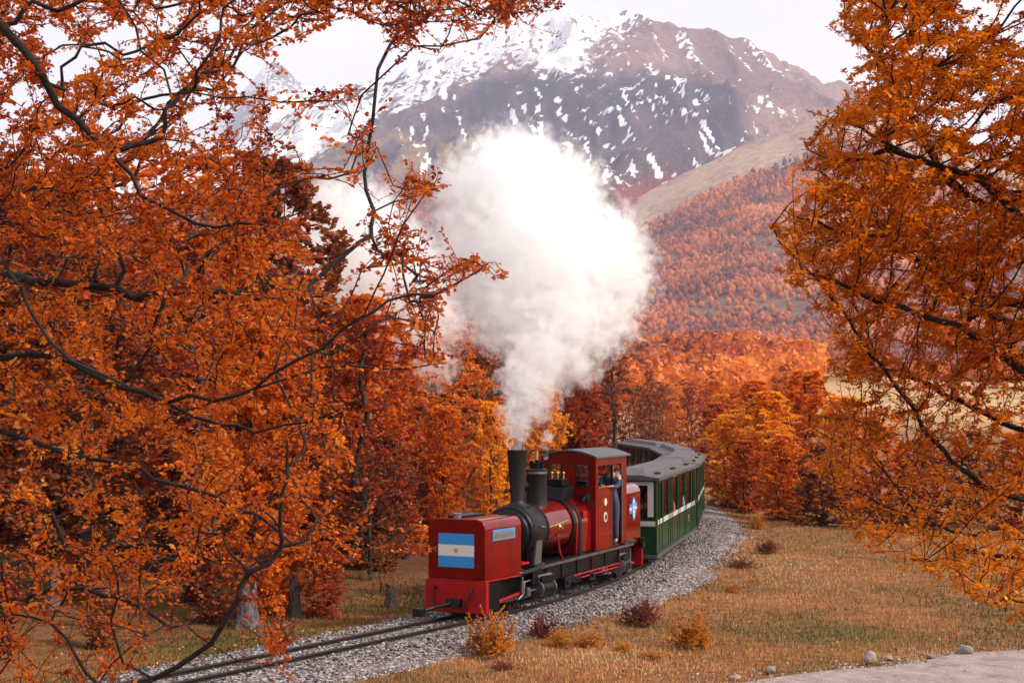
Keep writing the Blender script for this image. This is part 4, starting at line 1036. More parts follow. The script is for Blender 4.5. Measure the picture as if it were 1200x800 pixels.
def mtn_mat():
    m, n, b = mat_new('mountain_ground')
    a = n.nodes.new('ShaderNodeAttribute'); a.attribute_name = 'cover'
    s = n.nodes.new('ShaderNodeAttribute'); s.attribute_name = 'snow'
    z = noise_node(n, 0.075, 8, 0.7); z2 = noise_node(n, 0.012, 8, 0.7)
    r = ramp_node(n, [(0.35, (0.6, 0.6, 0.62)), (0.65, (1.3, 1.25, 1.2))]); n.links.new(z.outputs['Fac'], r.inputs[0])
    mu = n.nodes.new('ShaderNodeMix'); mu.data_type = 'RGBA'; mu.blend_type = 'MULTIPLY'; mu.inputs[0].default_value = 1.0
    n.links.new(a.outputs['Color'], mu.inputs[6]); n.links.new(r.outputs[0], mu.inputs[7])
    ad = n.nodes.new('ShaderNodeMath'); ad.operation = 'MULTIPLY_ADD'; n.links.new(z.outputs['Fac'], ad.inputs[0]); ad.inputs[1].default_value = 1.8; n.links.new(s.outputs['Fac'], ad.inputs[2])
    mr = n.nodes.new('ShaderNodeMapRange'); mr.inputs['From Min'].default_value = 1.32; mr.inputs['From Max'].default_value = 1.50; n.links.new(ad.outputs[0], mr.inputs['Value'])
    ml = n.nodes.new('ShaderNodeMath'); ml.operation = 'MULTIPLY'; n.links.new(mr.outputs[0], ml.inputs[0])
    gt = n.nodes.new('ShaderNodeMapRange'); gt.inputs['From Max'].default_value = 0.12; n.links.new(s.outputs['Fac'], gt.inputs['Value']); n.links.new(gt.outputs[0], ml.inputs[1])
    mx = n.nodes.new('ShaderNodeMix'); mx.data_type = 'RGBA'; n.links.new(ml.outputs[0], mx.inputs[0]); n.links.new(mu.outputs[2], mx.inputs[6]); mx.inputs[7].default_value = (0.86, 0.85, 0.88, 1)
    n.links.new(mx.outputs[2], b.inputs['Base Color']); b.inputs['Roughness'].default_value = 0.9; b.inputs['Specular IOR Level'].default_value = 0.1
    bump(n, b, z.outputs['Fac'], 0.8, 12.0)
    return m
mm = mtn_mat()
V, qf, cc, sn, extra = mountain_main()
mt = link('mountain', np_mesh('mountain', V, qf, {'cover': cc, 'snow': sn}), mm, smooth=True); tag(mt, kind='structure')
# far snowy peak at the left
nu, ny = 160, 120
u = np.linspace(60, 620, nu); Yd = np.linspace(5200, 7600, ny); PX, YY = np.meshgrid(u, Yd); XX = (PX - 600) / F * YY
zr = HC + (HOR - ip(PX, [(60, 210), (200, 170), (262, 130), (290, 92), (305, 74), (318, 66), (330, 72), (345, 88), (362, 98), (380, 118), (440, 150), (620, 200)])) / F * 6600
tt = (YY - 5200) / 1400; Z = np.where(tt < 1, -50 + (zr + 50) * np.clip(tt, 0, 1) ** 0.8, zr - (tt - 1) * 900) + 130 * (ridged(XX / 520, YY / 600, 5) - 0.45) * (0.15 + sm(abs(1 - tt), 0, .3))
V = np.stack([XX, YY, Z], -1).reshape(-1, 3); I = np.arange(nu * ny).reshape(ny, nu); qf = np.stack([I[:-1, :-1], I[:-1, 1:], I[1:, 1:], I[1:, :-1]], -1).reshape(-1, 4)
nA = fbm(XX / 160, YY / 200, 2.0, 5).ravel()
pk = link('snowy_peak', np_mesh('snowy_peak', V, qf, {'cover': np.tile([[0.12, 0.11, 0.14]], (len(V), 1)), 'snow': np.clip(0.60 + (nA - 0.5) * 1.6, 0, 1)}), mm, smooth=True); tag(pk, kind='structure')

# far forest: rounded crowns on the spur and the valley sides
XX, YY, Z, forest, below, spur, PX, PY, nA, nB = extra
bmi = bmesh.new(); bmesh.ops.create_icosphere(bmi, subdivisions=1, radius=1); print('crown tris', len(bmi.faces)); iv = np.array([v.co[:] for v in bmi.verts]); ifc = np.array([[v.index for v in f.verts] for f in bmi.faces]); bmi.free()
def crowns(name, X, Y, Zb, size, mat, label, seed=2):
    rs = np.random.default_rng(seed); k = len(X)
    v = iv[None] * (1 + rs.normal(0, 0.16, (k, len(iv), 1))); sc = np.stack([size * rs.uniform(0.38, 0.6, k), size * rs.uniform(0.38, 0.6, k), size * rs.uniform(0.6, 0.95, k)], 1)
    v = v * sc[:, None, :] + np.stack([X, Y, Zb + size * 0.45], 1)[:, None, :]
    f = (ifc[None] + (np.arange(k) * len(iv))[:, None, None]).reshape(-1, 3)
    tint = np.clip(0.5 + 1.6 * (fbm(X / 70, Y / 70, 3.0, 3) - 0.5) + rs.normal(0, 0.2, k), 0, 1)
    o = link(name, np_mesh(name, v.reshape(-1, 3), f, {'tint': np.repeat(tint, len(iv))}), mat, smooth=True); tag(o, label, 'forest', kind='stuff'); return o
K = 420000
ii = rng.integers(0, XX.shape[0] - 1, K); jj = rng.integers(0, XX.shape[1] - 1, K); fa = rng.random(K); fb = rng.random(K)
def bil(A): return (A[ii, jj] * (1 - fa) * (1 - fb) + A[ii + 1, jj] * fa * (1 - fb) + A[ii, jj + 1] * (1 - fa) * fb + A[ii + 1, jj + 1] * fa * fb)
X_, Y_, Z_, f_, px_, sp_ = bil(XX), bil(YY), bil(Z), bil(forest), bil(PX), bil(spur.astype(float))
kp = (rng.random(K) < f_ * np.clip((Y_ / 1500) ** 1.0, 0.25, 1)) & (px_ > 560) & (px_ < 1260) & (sp_ > 0.9) & (Y_ < 2450)
X_, Y_, Z_ = X_[kp][:25000], Y_[kp][:25000], Z_[kp][:25000]
fm = stone_mat('far_autumn_crowns', [(0.0, (0.10, 0.045, 0.045)), (0.3, (0.30, 0.07, 0.04)), (0.6, (0.52, 0.13, 0.05)), (1.0, (0.68, 0.24, 0.08))])
crowns('far_forest', X_, Y_, Z_, (3.0 + Y_ / 700) * rng.uniform(0.6, 1.3, len(X_)), fm, 'pink and orange forest covering the lower mountain side beyond the valley')
def puffs(name, X, Y, Zb, H, mat, label, nq=30, seed=4):
    rs = np.random.default_rng(seed); k = len(X); n = k * nq; t = np.repeat(np.arange(k), nq)
    v = rs.normal(size=(n, 3)); v /= np.linalg.norm(v, axis=1)[:, None]; rad0 = rs.uniform(0.55, 1.0, (n, 1))
    h = H[t][:, None]; wd = rs.uniform(0.30, 0.46, k)[t][:, None]
    lob = 1 + 0.22 * np.sin(3 * np.arctan2(v[:, 1], v[:, 0]) + t * 1.7)[:, None]
    c = v * rad0 * lob * np.concatenate([wd * h, wd * h, h * 0.46], 1); c[:, 2] += h[:, 0] * 0.50
    c += np.stack([X, Y, Zb], 1)[t]
    sz = (Y[t] * 0.0021)[:, None] * rs.uniform(0.75, 1.5, (n, 1))
    a = rs.normal(size=(n, 3)) + v * 0.2; a -= v * 0.55 * (a * v).sum(1)[:, None]; a /= np.linalg.norm(a, axis=1)[:, None]
    b = np.cross(a, v + rs.normal(0, 0.45, (n, 3))); b /= np.linalg.norm(b, axis=1)[:, None] + 1e-6
    V = np.stack([c - a * sz, c + b * sz * 0.7, c + a * sz, c - b * sz * 0.7], 1)
    tint = np.clip(0.5 + 1.5 * (fbm(X / 45, Y / 90, 3.0, 3) - 0.5) + rs.normal(0, 0.13, k), 0, 1)[t] + rs.normal(0, 0.09, n)
    o = link(name, np_mesh(name, V.reshape(-1, 3), np.arange(n * 4).reshape(n, 4), {'tint': np.repeat(np.clip(tint, 0, 1), 4)}), mat); tag(o, label, 'forest', kind='stuff'); return o
Lf['valley'] = leafmat('valley_autumn_leaves', [(0.0, (0.20, 0.05, 0.03)), (0.25, (0.50, 0.10, 0.02)), (0.6, (0.76, 0.20, 0.02)), (1.0, (0.86, 0.36, 0.04))], 0.03, 0.3, 0.25)
K = 9000
Y_ = 190 + 640 * rng.random(K) ** 0.8; X_ = (rng.uniform(380, 1300, K) - 600) / F * Y_; pxq = 600 + X_ / Y_ * F
kp = (sm(fbm(X_ / 35, Y_ / 90, 6.0, 3), 0.36, 0.44) > rng.random(K)) & ~((pxq > 945 + 18 * np.sin(Y_ / 23)) & (Y_ < 560)) & (rng.random(K) < np.clip(Y_ / 520, 0.2, 1))
X_, Y_ = X_[kp], Y_[kp]
puffs('valley_forest', X_, Y_, gz(X_, Y_) - 0.3, rng.uniform(4.2, 7.5, len(X_)), Lf['valley'], 'bright orange woods along the foot of the mountain')

# ------------------------------------------------------------------ steam locomotive
def chord(s0, s1):
    a, _ = track(s0); b, _ = track(s1); f = (a - b); L = np.linalg.norm(f); f = f / L
    return Matrix.Translation((b[0], b[1], 0)) @ Matrix.Rotation(math.atan2(f[1], f[0]), 4, 'Z'), L   # x runs from the rear end forwards, +y is the camera's side
MF, LF_ = chord(0.35, 2.6); PF, _ = chord(0.35, 2.6)
XFf = chord(0.0, 2.5)[0]             # front unit: x 0..2.5, nose at x = 2.5
XFm = chord(1.8, 6.6)[0]             # boiler cradle: x 0..4.8 between pivots
XFr = chord(6.0, 8.35)[0]            # rear unit
root_m = XFm @ Matrix.Translation((2.4, 0, 0))
loco = empty('steam_locomotive', root_m.translation, 0); loco.rotation_euler = root_m.to_euler()
tag(loco, 'red and black articulated steam locomotive with a blue and white flag on its front tank', 'locomotive')
ri = root_m.inverted()
A_ = ri @ XFf; B_ = ri @ XFm; C_ = ri @ XFr
def rounded(w, z0, z1, r, n=6, r_bot=0.0):
    pr = [(-w, z0), (w, z0)]
    for k in range(n + 1):
        a = math.pi / 2 * k / n; pr.append((w - r + r * math.cos(a), z1 - r + r * math.sin(a)))
    for k in range(n + 1):
        a = math.pi / 2 + math.pi / 2 * k / n; pr.append((-w + r + r * math.cos(a), z1 - r + r * math.sin(a)))
    return pr
# front tank x 1.2 .. 2.5
tank = MB().prism(rounded(0.56, 0.66, 1.68, 0.17), 1.17, 2.47, 'x').build('front_tank', 'red', loco, A_, smooth=True, bevel=0.012)
MB().box(1.2, 2.485, -0.58, 0.58, 0.625, 0.655).build('tank_base_trim', 'beam_red', tank, A_, bevel=0.006)
MB().cyl((2.3, -0.08, 1.68), (2.3, -0.08, 1.74), 0.075).cyl((2.3, -0.08, 1.74), (2.3, -0.08, 1.765), 0.09).build('filler_cap', 'steel', tank, A_, smooth=True)
MB().box(1.35, 2.15, -0.36, -0.06, 1.68, 1.71).build('tank_lid', 'black', tank, A_, bevel=0.01)
rvt = MB()
for k in range(17):
    rvt.ball((2.483, -0.53 + k * 0.06625, 0.70), 0.009, 6, 4); rvt.ball((1.2 + k * 0.078, 0.561, 0.70), 0.009, 6, 4)
for k in range(11):
    for y_ in (-0.52, 0.52): rvt.ball((2.483, y_, 0.78 + k * 0.07), 0.009, 6, 4)
    for x_ in (1.21, 2.42): rvt.ball((x_, 0.561, 0.78 + k * 0.07), 0.009, 6, 4)
rvt.build('rivets', 'red', tank, A_)['kind'] = 'stuff'
# flag on the front plate
fl = MB().box(2.472, 2.478, -0.35, 0.35, 0.86, 1.05).box(2.472, 2.478, -0.35, 0.35, 1.24, 1.43).build('flag_blue_bands', 'flagblue', tank, A_)
MB().box(2.472, 2.4785, -0.35, 0.35, 1.05, 1.24).build('flag_white_band', 'flagwhite', tank, A_)
sunb = MB(); sunb.rev((2.479, 0, 1.145), (1, 0, 0), [(0, 0.034), (0.003, 0.034)], 24)
for k in range(16):
    a = k * math.pi / 8; c, s2 = math.cos(a), math.sin(a); l = 0.058 if k % 2 else 0.05
    sunb.add([(2.480, c * 0.03 - s2 * 0.006, 1.145 + s2 * 0.03 + c * 0.006), (2.480, c * 0.03 + s2 * 0.006, 1.145 + s2 * 0.03 - c * 0.006), (2.480, c * l, 1.145 + s2 * l)], [(0, 1, 2)])
sunb.build('flag_sun_emblem', 'gold', tank, A_)
# name plate on the visible side (blue border, gold lettering too small to read)
npl = MB().box(1.42, 2.22, 0.561, 0.575, 1.30, 1.49).build('name_plate', 'blueplate', tank, A_, bevel=0.004, seg=1)
g = MB().box(1.45, 2.19, 0.575, 0.580, 1.325, 1.335).box(1.45, 2.19, 0.575, 0.580, 1.435, 1.442)
x_ = 1.47; random.seed(11)
while x_ < 2.15:
    wv = random.uniform(0.02, 0.035); g.box(x_, x_ + wv, 0.575, 0.583, 1.35, 1.425 - random.choice([0, 0.0, 0.02])); x_ += wv + 0.013
g.build('plate_lettering', 'brass', npl if False else tank, A_)
# buffer beam with chains and drawbar
bb = MB().box(2.40, 2.50, -0.60, 0.60, 0.10, 0.62).build('buffer_beam', 'beam_red', loco, A_, bevel=0.012)
for y_ in (0.54, -0.58): MB().box(2.0, 2.40, y_, y_ + 0.04, 0.14, 0.60).build('beam_side_plate', 'black', bb, A_, bevel=0.006)
for y_ in (-0.38, 0.34):
    hk = MB().tube([(2.5, y_, 0.50), (2.56, y_, 0.52), (2.58, y_, 0.47)], 0.02, 6)
    for k in range(6):
        z_ = 0.44 - k * 0.055; r0 = 0.032; yy = y_ + (0.0 if y_ < 0 else -0.03 * k)
        ring = [(2.56 + (0.012 if k % 2 else 0) + (0 if k % 2 else math.cos(t) * 0.022), yy + (math.cos(t) * 0.022 if k % 2 else 0), z_ + math.sin(t) * r0) for t in np.linspace(0, 2 * math.pi, 8)]
        hk.tube(ring, 0.008, 5)
    hk.build('coupling_chain', 'iron', bb, A_, smooth=True)
MB().box(2.5, 2.60, -0.14, 0.14, 0.20, 0.34).tube([(2.55, -0.02, 0.27), (2.80, -0.25, 0.20), (3.02, -0.38, 0.15)], 0.035, 8).box(2.97, 3.10, -0.48, -0.30, 0.07, 0.21).cyl((2.58, 0.0, 0.18), (2.58, 0.0, 0.36), 0.03).build('drawbar', 'iron', bb, A_, smooth=True, bevel=0.008)
# power bogies
def bogie(XF, x0, x1, name='power_bogie'):
    b = MB().box(x0, x1, -0.42, -0.38, 0.22, 0.58).box(x0, x1, 0.38, 0.42, 0.22, 0.58).box(x0 + 0.1, x1 - 0.1, -0.38, 0.38, 0.40, 0.56).build(name, 'black', loco, XF, bevel=0.008)
    return b
def wheelset(XF, parent, x, r=0.27):
    for sgn in (-1, 1):
        wv = MB().rev((x, sgn * 0.29, r), (0, sgn, 0), [(-0.035, r + 0.02), (-0.02, r + 0.02), (-0.018, r), (0.045, r - 0.006), (0.045, r - 0.05), (0.02, r - 0.055), (0.02, 0.07), (0.06, 0.065), (0.06, 0.001)], 28)
        for k in range(8):
            a = k * math.pi / 4; wv.box(x - 0.0, x + 0.0, 0, 0, 0, 0) if False else None
        wo = wv.build('wheel', 'iron', loco, XF, smooth=True)
        sp_ = MB()
        for k in range(8):
            a = k * math.pi / 4 + 0.2; c, s2 = math.cos(a), math.sin(a)
            sp_.cyl((x + c * 0.06, sgn * 0.325, r + s2 * 0.06), (x + c * (r - 0.05), sgn * 0.325, r + s2 * (r - 0.05)), 0.018, n=6)
        sp_.build('spoke_ring', 'beam_red', wo, XF)
        MB().cyl((x, sgn * 0.30, r), (x, sgn * 0.43, r), 0.035, n=10).build('crank_pin', 'steel', wo, XF, smooth=True)
def valve_gear(XF, b, x0, x1, xc):
    """cylinder at xc, red rods running to the wheels at x0 and x1"""
    sg = 1 if xc > x1 else -1
    for y_ in (0.56, -0.56):
        cyl_ = MB().cyl((xc - 0.24, y_, 0.33), (xc + 0.24, y_, 0.33), 0.145, n=24).box(xc - 0.22, xc + 0.22, y_ - 0.13, y_ + 0.11, 0.40, 0.56).build('cylinder', 'black', loco, XF, smooth=True, bevel=0.01)
        MB().cyl((xc - 0.265, y_, 0.33), (xc - 0.235, y_, 0.33), 0.155, n=24).cyl((xc + 0.235, y_, 0.33), (xc + 0.265, y_, 0.33), 0.155, n=24).cyl((xc - 0.27, y_, 0.53), (xc + 0.27, y_, 0.53), 0.06, n=14).build('cylinder_cover', 'steel', cyl_, XF, smooth=True)
        s3 = 1 if y_ > 0 else -1
        MB().box(min(x0, x1) - 0.08, max(x0, x1) + 0.08, y_ * 0.78 - 0.015, y_ * 0.78 + 0.015, 0.20, 0.26).build('coupling_rod', 'steel', loco, XF, bevel=0.006)
        MB().cyl((xc - sg * 0.26, y_, 0.33), (xc - sg * 0.62, y_, 0.33), 0.022, n=10).box(xc - sg * 0.62 - 0.06, xc - sg * 0.62 + 0.06, y_ - 0.05, y_ + 0.05, 0.26, 0.40).build('piston_rod', 'steel', loco, XF, bevel=0.005)
        MB().tube([(xc - sg * 0.62, y_ * 0.93, 0.33), (x0 if abs(x0 - xc) > abs(x1 - xc) else x1, y_ * 0.86, 0.24)], 0.028, 8).build('connecting_rod', 'beam_red', loco, XF)
        MB().tube([(xc - sg * 0.7, y_ * 1.0, 0.52), (xc - sg * 0.75, y_ * 1.0, 0.30), (xc - sg * 0.95, y_ * 1.0, 0.22)], 0.02, 6).tube([(xc - sg * 0.2, y_, 0.53), (xc - sg * 0.75, y_, 0.50)], 0.018, 6).box(xc - sg * 0.80 - 0.03, xc - sg * 0.80 + 0.03, y_ - 0.02, y_ + 0.02, 0.30, 0.60).build('valve_gear', 'steel', loco, XF, bevel=0.004)
bf_ = bogie(A_, 0.0, 2.38)
wheelset(A_, bf_, 2.0); wheelset(A_, bf_, 1.15); valve_gear(A_, bf_, 2.0, 1.15, 0.35)
br_ = bogie(C_, 0.0, 2.3)
wheelset(C_, br_, 0.45); wheelset(C_, br_, 1.25); valve_gear(C_, br_, 0.45, 1.25, 1.95)
# boiler cradle: long black girder with bright running-board edge
gb = MB().box(-0.35, 5.0, 0.40, 0.58, 0.42, 0.72).box(-0.35, 5.0, -0.58, -0.40, 0.42, 0.72).box(-0.1, 4.9, -0.40, 0.40, 0.60, 0.70).build('frame_girder', 'black', loco, B_, bevel=0.012)
MB().box(-0.38, 4.75, 0.38, 0.64, 0.722, 0.745).box(-0.38, 4.75, -0.64, -0.38, 0.722, 0.745).build('running_board', 'smokebox', gb, B_, bevel=0.004)
MB().box(-0.38, 4.75, 0.641, 0.652, 0.70, 0.75).build('running_board_edge', 'steel', gb, B_)
MB().tube([(-0.55, 0.6, 0.78), (-0.2, 0.62, 0.78), (0.1, 0.6, 0.74)], 0.04, 8).build('steam_pipe', 'smokebox', gb, B_, smooth=True)
MB().tube([(4.6, 0.62, 0.76), (5.0, 0.6, 0.70), (5.3, 0.5, 0.66), (5.5, 0.35, 0.7)], 0.045, 8).tube([(5.0, 0.45, 0.66), (5.35, 0.40, 0.76), (5.75, 0.30, 0.8)], 0.03, 8).build('steam_pipe', 'smokebox', gb, B_, smooth=True)
for x_ in (0.4, 1.2, 2.0, 2.8, 3.6, 4.4): MB().box(x_ - 0.02, x_ + 0.02, 0.581, 0.60, 0.42, 0.70).build('girder_rib', 'black', gb, B_)
MB().box(4.95, 5.3, 0.3, 0.5, 0.80, 0.84).build('red_step', 'beam_red', gb, B_, bevel=0.01)
MB().tube([(0.2, 0.60, 0.40), (3.0, 0.60, 0.40)], 0.016, 6).tube([(0.2, 0.60, 0.33), (2.6, 0.60, 0.33)], 0.016, 6).build('reach_rod', 'beam_red', gb, B_)
for x_ in (3.35, 2.0): MB().box(x_ - 0.14, x_ + 0.14, 0.42, 0.62, 0.22, 0.40).tube([(x_, 0.62, 0.3), (x_ + .1, 0.66, 0.34)], 0.03, 6).build('sandbox', 'smokebox', gb, B_, bevel=0.01)
# smokebox, chimney, boiler. B_ x axis: front pivot at 4.8
BZ = 1.32
sbx = MB().rev((3.95, 0, BZ), (1, 0, 0), [(0, 0.47), (0.02, 0.485), (0.74, 0.485), (0.78, 0.46), (0.79, 0.40), (0.83, 0.38), (0.86, 0.30), (0.88, 0.10), (0.88, 0.001)], 40).build('smokebox', 'smokebox', loco, B_, smooth=True)
MB().box(4.0, 4.65, -0.34, 0.34, 0.74, 1.0).build('smokebox_saddle', 'black', sbx, B_, bevel=0.01)
MB().cyl((4.83, 0, BZ), (4.92, 0, BZ), 0.035).box(4.885, 4.905, -0.02, 0.02, BZ - 0.16, BZ + 0.16).build('door_handle', 'steel', sbx, B_, smooth=True)
bnd = MB()
for x_ in (3.955, 4.62): bnd.rev((x_, 0, BZ), (1, 0, 0), [(0, 0.44), (0, 0.495), (0.05, 0.495), (0.05, 0.44)], 40)
bnd.build('smokebox_band', 'smokebox', sbx, B_, smooth=True)
rv = MB()
for k in range(24):
    a = k * math.pi / 12; rv.ball((3.98, math.cos(a) * 0.497, BZ + math.sin(a) * 0.497), 0.012, 6, 4); rv.ball((4.645, math.cos(a) * 0.497, BZ + math.sin(a) * 0.497), 0.012, 6, 4)
ro = rv.build('rivets', 'smokebox', sbx, B_); ro['kind'] = 'stuff'
MB().prism([(4.30, 0.75), (4.62, 0.75), (4.46, 1.40), (4.22, 1.40)], 0.42, 0.46, 'y').build('smoke_deflector_plate', 'skirt', sbx, B_)
chm = MB().rev((4.32, 0, BZ + 0.44), (0, 0, 1), [(0, 0.24), (0.03, 0.19), (0.07, 0.135), (0.12, 0.12), (0.98, 0.185), (1.0, 0.19), (1.03, 0.19), (1.035, 0.17), (0.98, 0.165), (0.7, 0.12)], 36).build('chimney', 'stack', loco, B_, smooth=True)
MB().cyl((3.90, -0.04, BZ + 0.45), (3.90, -0.04, BZ + 0.72), 0.018, n=8).rev((4.06, -0.04, BZ + 0.80), (-1, 0, 0), [(0, 0.075), (0.02, 0.085), (0.18, 0.085), (0.22, 0.05)], 20).build('headlamp', 'black', chm, B_, smooth=True)
boi = MB().rev((2.55, 0, BZ), (1, 0, 0), [(0, 0.475), (0.25, 0.47), (1.41, 0.40), (1.42, 0.40)], 44).build('boiler', 'red', loco, B_, smooth=True)
MB().tube([(2.7, 0.44, BZ + 0.12), (3.9, 0.44, BZ + 0.04), (4.4, 0.5, BZ + 0.1)], 0.013, 6).build('handrail', 'brass', boi, B_)
MB().ball((3.35, 0.44, BZ + 0.02), 0.05, 10, 6).cyl((3.35, 0.40, BZ), (3.35, 0.52, BZ), 0.025).box(3.28, 3.42, 0.42, 0.47, BZ - .03, BZ + .02).build('check_valve', 'brass', boi, B_, smooth=True)
MB().tube([(3.4, 0.42, BZ - 0.1), (3.4, 0.48, 0.85), (3.3, 0.5, 0.74)], 0.016, 6).build('feed_pipe', 'beam_red', boi, B_)
for x_ in (2.56,):
    MB().rev((x_, 0, BZ), (1, 0, 0), [(0, 0.44), (0, 0.50), (0.16, 0.50), (0.16, 0.44)], 44).build('boiler_band', 'black', boi, B_, smooth=True)
dm = MB().rev((3.38, 0, BZ + 0.38), (0, 0, 1), [(0, 0.215), (0.08, 0.195), (0.64, 0.19), (0.66, 0.20), (0.70, 0.20), (0.715, 0.17), (0.72, 0.001)], 36).build('steam_dome', 'stack', loco, B_, smooth=True)
MB().rev((3.38, 0, BZ + 1.0), (0, 0, 1), [(0, 0.203), (0.045, 0.203)], 36).build('dome_ring', 'steel', dm, B_, smooth=True)
sv_ = MB().cyl((3.38, 0, BZ + 1.09), (3.38, 0, BZ + 1.2), 0.10, n=16)
for y_ in (-0.1, 0.1): sv_.cyl((3.38, y_, BZ + 1.1), (3.38, y_, BZ + 1.24), 0.035, n=10)
sv_.tube([(3.38, -0.15, BZ + 1.2), (3.38, 0.15, BZ + 1.2)], 0.02, 6).cyl((3.38, 0, BZ + 1.18), (3.38, 0, BZ + 1.38), 0.03, n=10)
sv_.build('safety_valve', 'black', dm, B_, smooth=True)
MB().cyl((3.38, 0.0, BZ + 1.26), (3.38, 0.0, BZ + 1.42), 0.032, n=12).build('whistle', 'brass', dm, B_, smooth=True)
# firebox casing with the black saddle strap and the turret
fb_ = MB().prism([(-0.47, 0.76), (0.47, 0.76), (0.49, 1.30)] + [(0.49 * math.cos(a), BZ + 0.49 * math.sin(a)) for a in np.linspace(0.15, math.pi - 0.15, 12)] + [(-0.49, 1.30)], 1.72, 2.54, 'x').build('firebox', 'red', loco, B_, smooth=True, bevel=0.012)
MB().prism([(-0.505, 0.75), (0.505, 0.75)] + [(0.505 * math.cos(a), BZ + 0.505 * math.sin(a)) for a in np.linspace(0.0, math.pi, 16)], 2.28, 2.42, 'x').build('firebox_strap', 'smokebox', fb_, B_, smooth=True)
MB().prism([(2.05, BZ + 0.48), (2.68, BZ + 0.46), (2.52, BZ + 0.70), (2.05, BZ + 0.72)], -0.24, 0.24, 'y').box(2.1, 2.45, -0.16, 0.16, BZ + 0.72, BZ + 0.86).build('turret', 'black', fb_, B_, bevel=0.012)
for y_ in (-0.12, 0, 0.12): MB().cyl((2.28, y_, BZ + 0.86), (2.28, y_, BZ + 0.95), 0.018, n=8).ball((2.28, y_, BZ + 0.97), 0.03, 8, 5).build('turret_valve', 'brass', fb_, B_, smooth=True)
MB().box(2.05, 2.25, 0.42, 0.52, BZ + 0.10, BZ + 0.24).build('red_box', 'beam_red', fb_, B_, bevel=0.01)
MB().tube([(1.75, 0.40, BZ + 0.50), (2.0, 0.45, BZ + 0.50), (2.15, 0.45, BZ + 0.42)], 0.035, 8).box(1.78, 2.0, 0.36, 0.50, BZ + 0.44, BZ + 0.56).build('injector', 'black', fb_, B_, smooth=True)
# cab: x 0.02..1.70
CW = 0.575; c0_, c1_ = -0.18, 1.70; ZF, ZE, ZT = 0.75, 2.57, 2.70
def arch(w, ze, zt, n=12):
    return [(w * (1 - 2 * k / n), ze + (zt - ze) * (1 - (1 - 2 * k / n) ** 2)) for k in range(n + 1)]
cab = MB()
# front wall with two openings, as butted strips: y -CW..CW
zl, zh = 2.02, 2.44
cab.box(c1_ - 0.03, c1_, -CW, CW, ZF, zl)
cab.prism([(-CW, zh), (CW, zh)] + arch(CW, ZE, ZT - 0.01), c1_ - 0.03, c1_, 'x')
for a, b in ((-CW, -0.42), (-0.16, 0.16), (0.42, CW)): cab.box(c1_ - 0.03, c1_, a, b, zl, zh)
# side walls: lower panel in front, doorway behind, rear pillar
for sg in (-1, 1):
    y0, y1 = (CW - 0.03, CW) if sg > 0 else (-CW, -CW + 0.03)
    cab.box(0.72, c1_ - 0.03, y0, y1, ZF, 1.97)
    cab.box(c1_ - 0.13, c1_ - 0.03, y0, y1, 1.97, ZE - 0.16)
    cab.box(c0_, c1_ - 0.03, y0, y1, ZE - 0.16, ZE)
    cab.box(c0_, 0.16, y0, y1, ZF, ZE - 0.16)
cab.box(c0_, c0_ + 0.03, -CW + 0.03, CW - 0.03, ZF, 1.8)
cab.box(c0_, c1_ - 0.03, -CW + 0.03, CW - 0.03, ZF, ZF + 0.03)
cabo = cab.build('cab', 'red', loco, B_, bevel=0.006)
MB().box(0.72, c1_ - 0.12, CW - 0.035, CW + 0.02, 1.972, 1.995).build('cab_sill', 'wood', cabo, B_)
MB().box(0.655, 0.715, CW - 0.04, CW, ZF + 0.04, ZE - 0.17).build('door_pillar', 'black', cabo, B_)
MB().cyl((0.19, CW + 0.03, 0.85), (0.19, CW + 0.03, 2.3), 0.014, n=8).build('grab_rail', 'steel', cabo, B_)
MB().box(0.80, 0.82, CW, CW + 0.006, 0.8, 1.95).box(1.55, 1.57, CW, CW + 0.006, 0.8, 1.95).box(0.82, 1.55, CW, CW + 0.006, 1.05, 1.065).build('panel_beading', 'beam_red', cabo, B_)
rf_ = MB().prism([(CW + 0.05, ZE - 0.01)] + arch(CW + 0.05, ZE + 0.02, ZT + 0.03)[0:] + [(-CW - 0.05, ZE - 0.01)] + [(y, z - 0.03) for y, z in reversed(arch(CW + 0.03, ZE + 0.02, ZT + 0.03))][1:-1], c0_ - 0.12, c1_ + 0.06, 'x').build('cab_roof', 'cabroof', cabo, B_, smooth=True)
for y0, y1 in ((-0.42, -0.16), (0.16, 0.42)):
    fr = MB().box(c1_ + 0.001, c1_ + 0.02, y0 - 0.02, y0, zl - 0.02, zh + 0.02).box(c1_ + 0.001, c1_ + 0.02, y1, y1 + 0.02, zl - 0.02, zh + 0.02).box(c1_ + 0.001, c1_ + 0.02, y0, y1, zh, zh + 0.02).box(c1_ + 0.001, c1_ + 0.02, y0, y1, zl - 0.02, zl).build('cab_window', 'smokebox', cabo, B_)
    MB().box(c1_ - 0.018, c1_ - 0.012, y0, y1, zl, zh).build('cab_pane', 'glass', cabo, B_)
MB().rev((1.15, CW, 1.68), (0, 1, 0), [(0, 0.075), (0.012, 0.075), (0.014, 0.0005)], 24).build('upper_medallion', 'cream', cabo, B_, smooth=True)
MB().rev((1.15, CW, 1.38), (0, 1, 0), [(0, 0.10), (0.012, 0.10), (0.014, 0.075), (0.014, 0.001)], 24).build('lower_medallion', 'cream', cabo, B_)
MB().rev((1.15, CW + 0.0145, 1.38), (0, 1, 0), [(0, 0.062), (0.004, 0.062)], 24).build('medallion_centre', 'iron', cabo, B_)
MB().box(c1_ - 0.55, c1_ - 0.25, -0.3, 0.3, 0.8, 2.1).tube([(c1_ - 0.22, -0.2, 1.9), (c1_ - 0.22, 0.3, 2.0)], 0.03, 6).build('backhead', 'iron', cabo, B_, bevel=0.02)
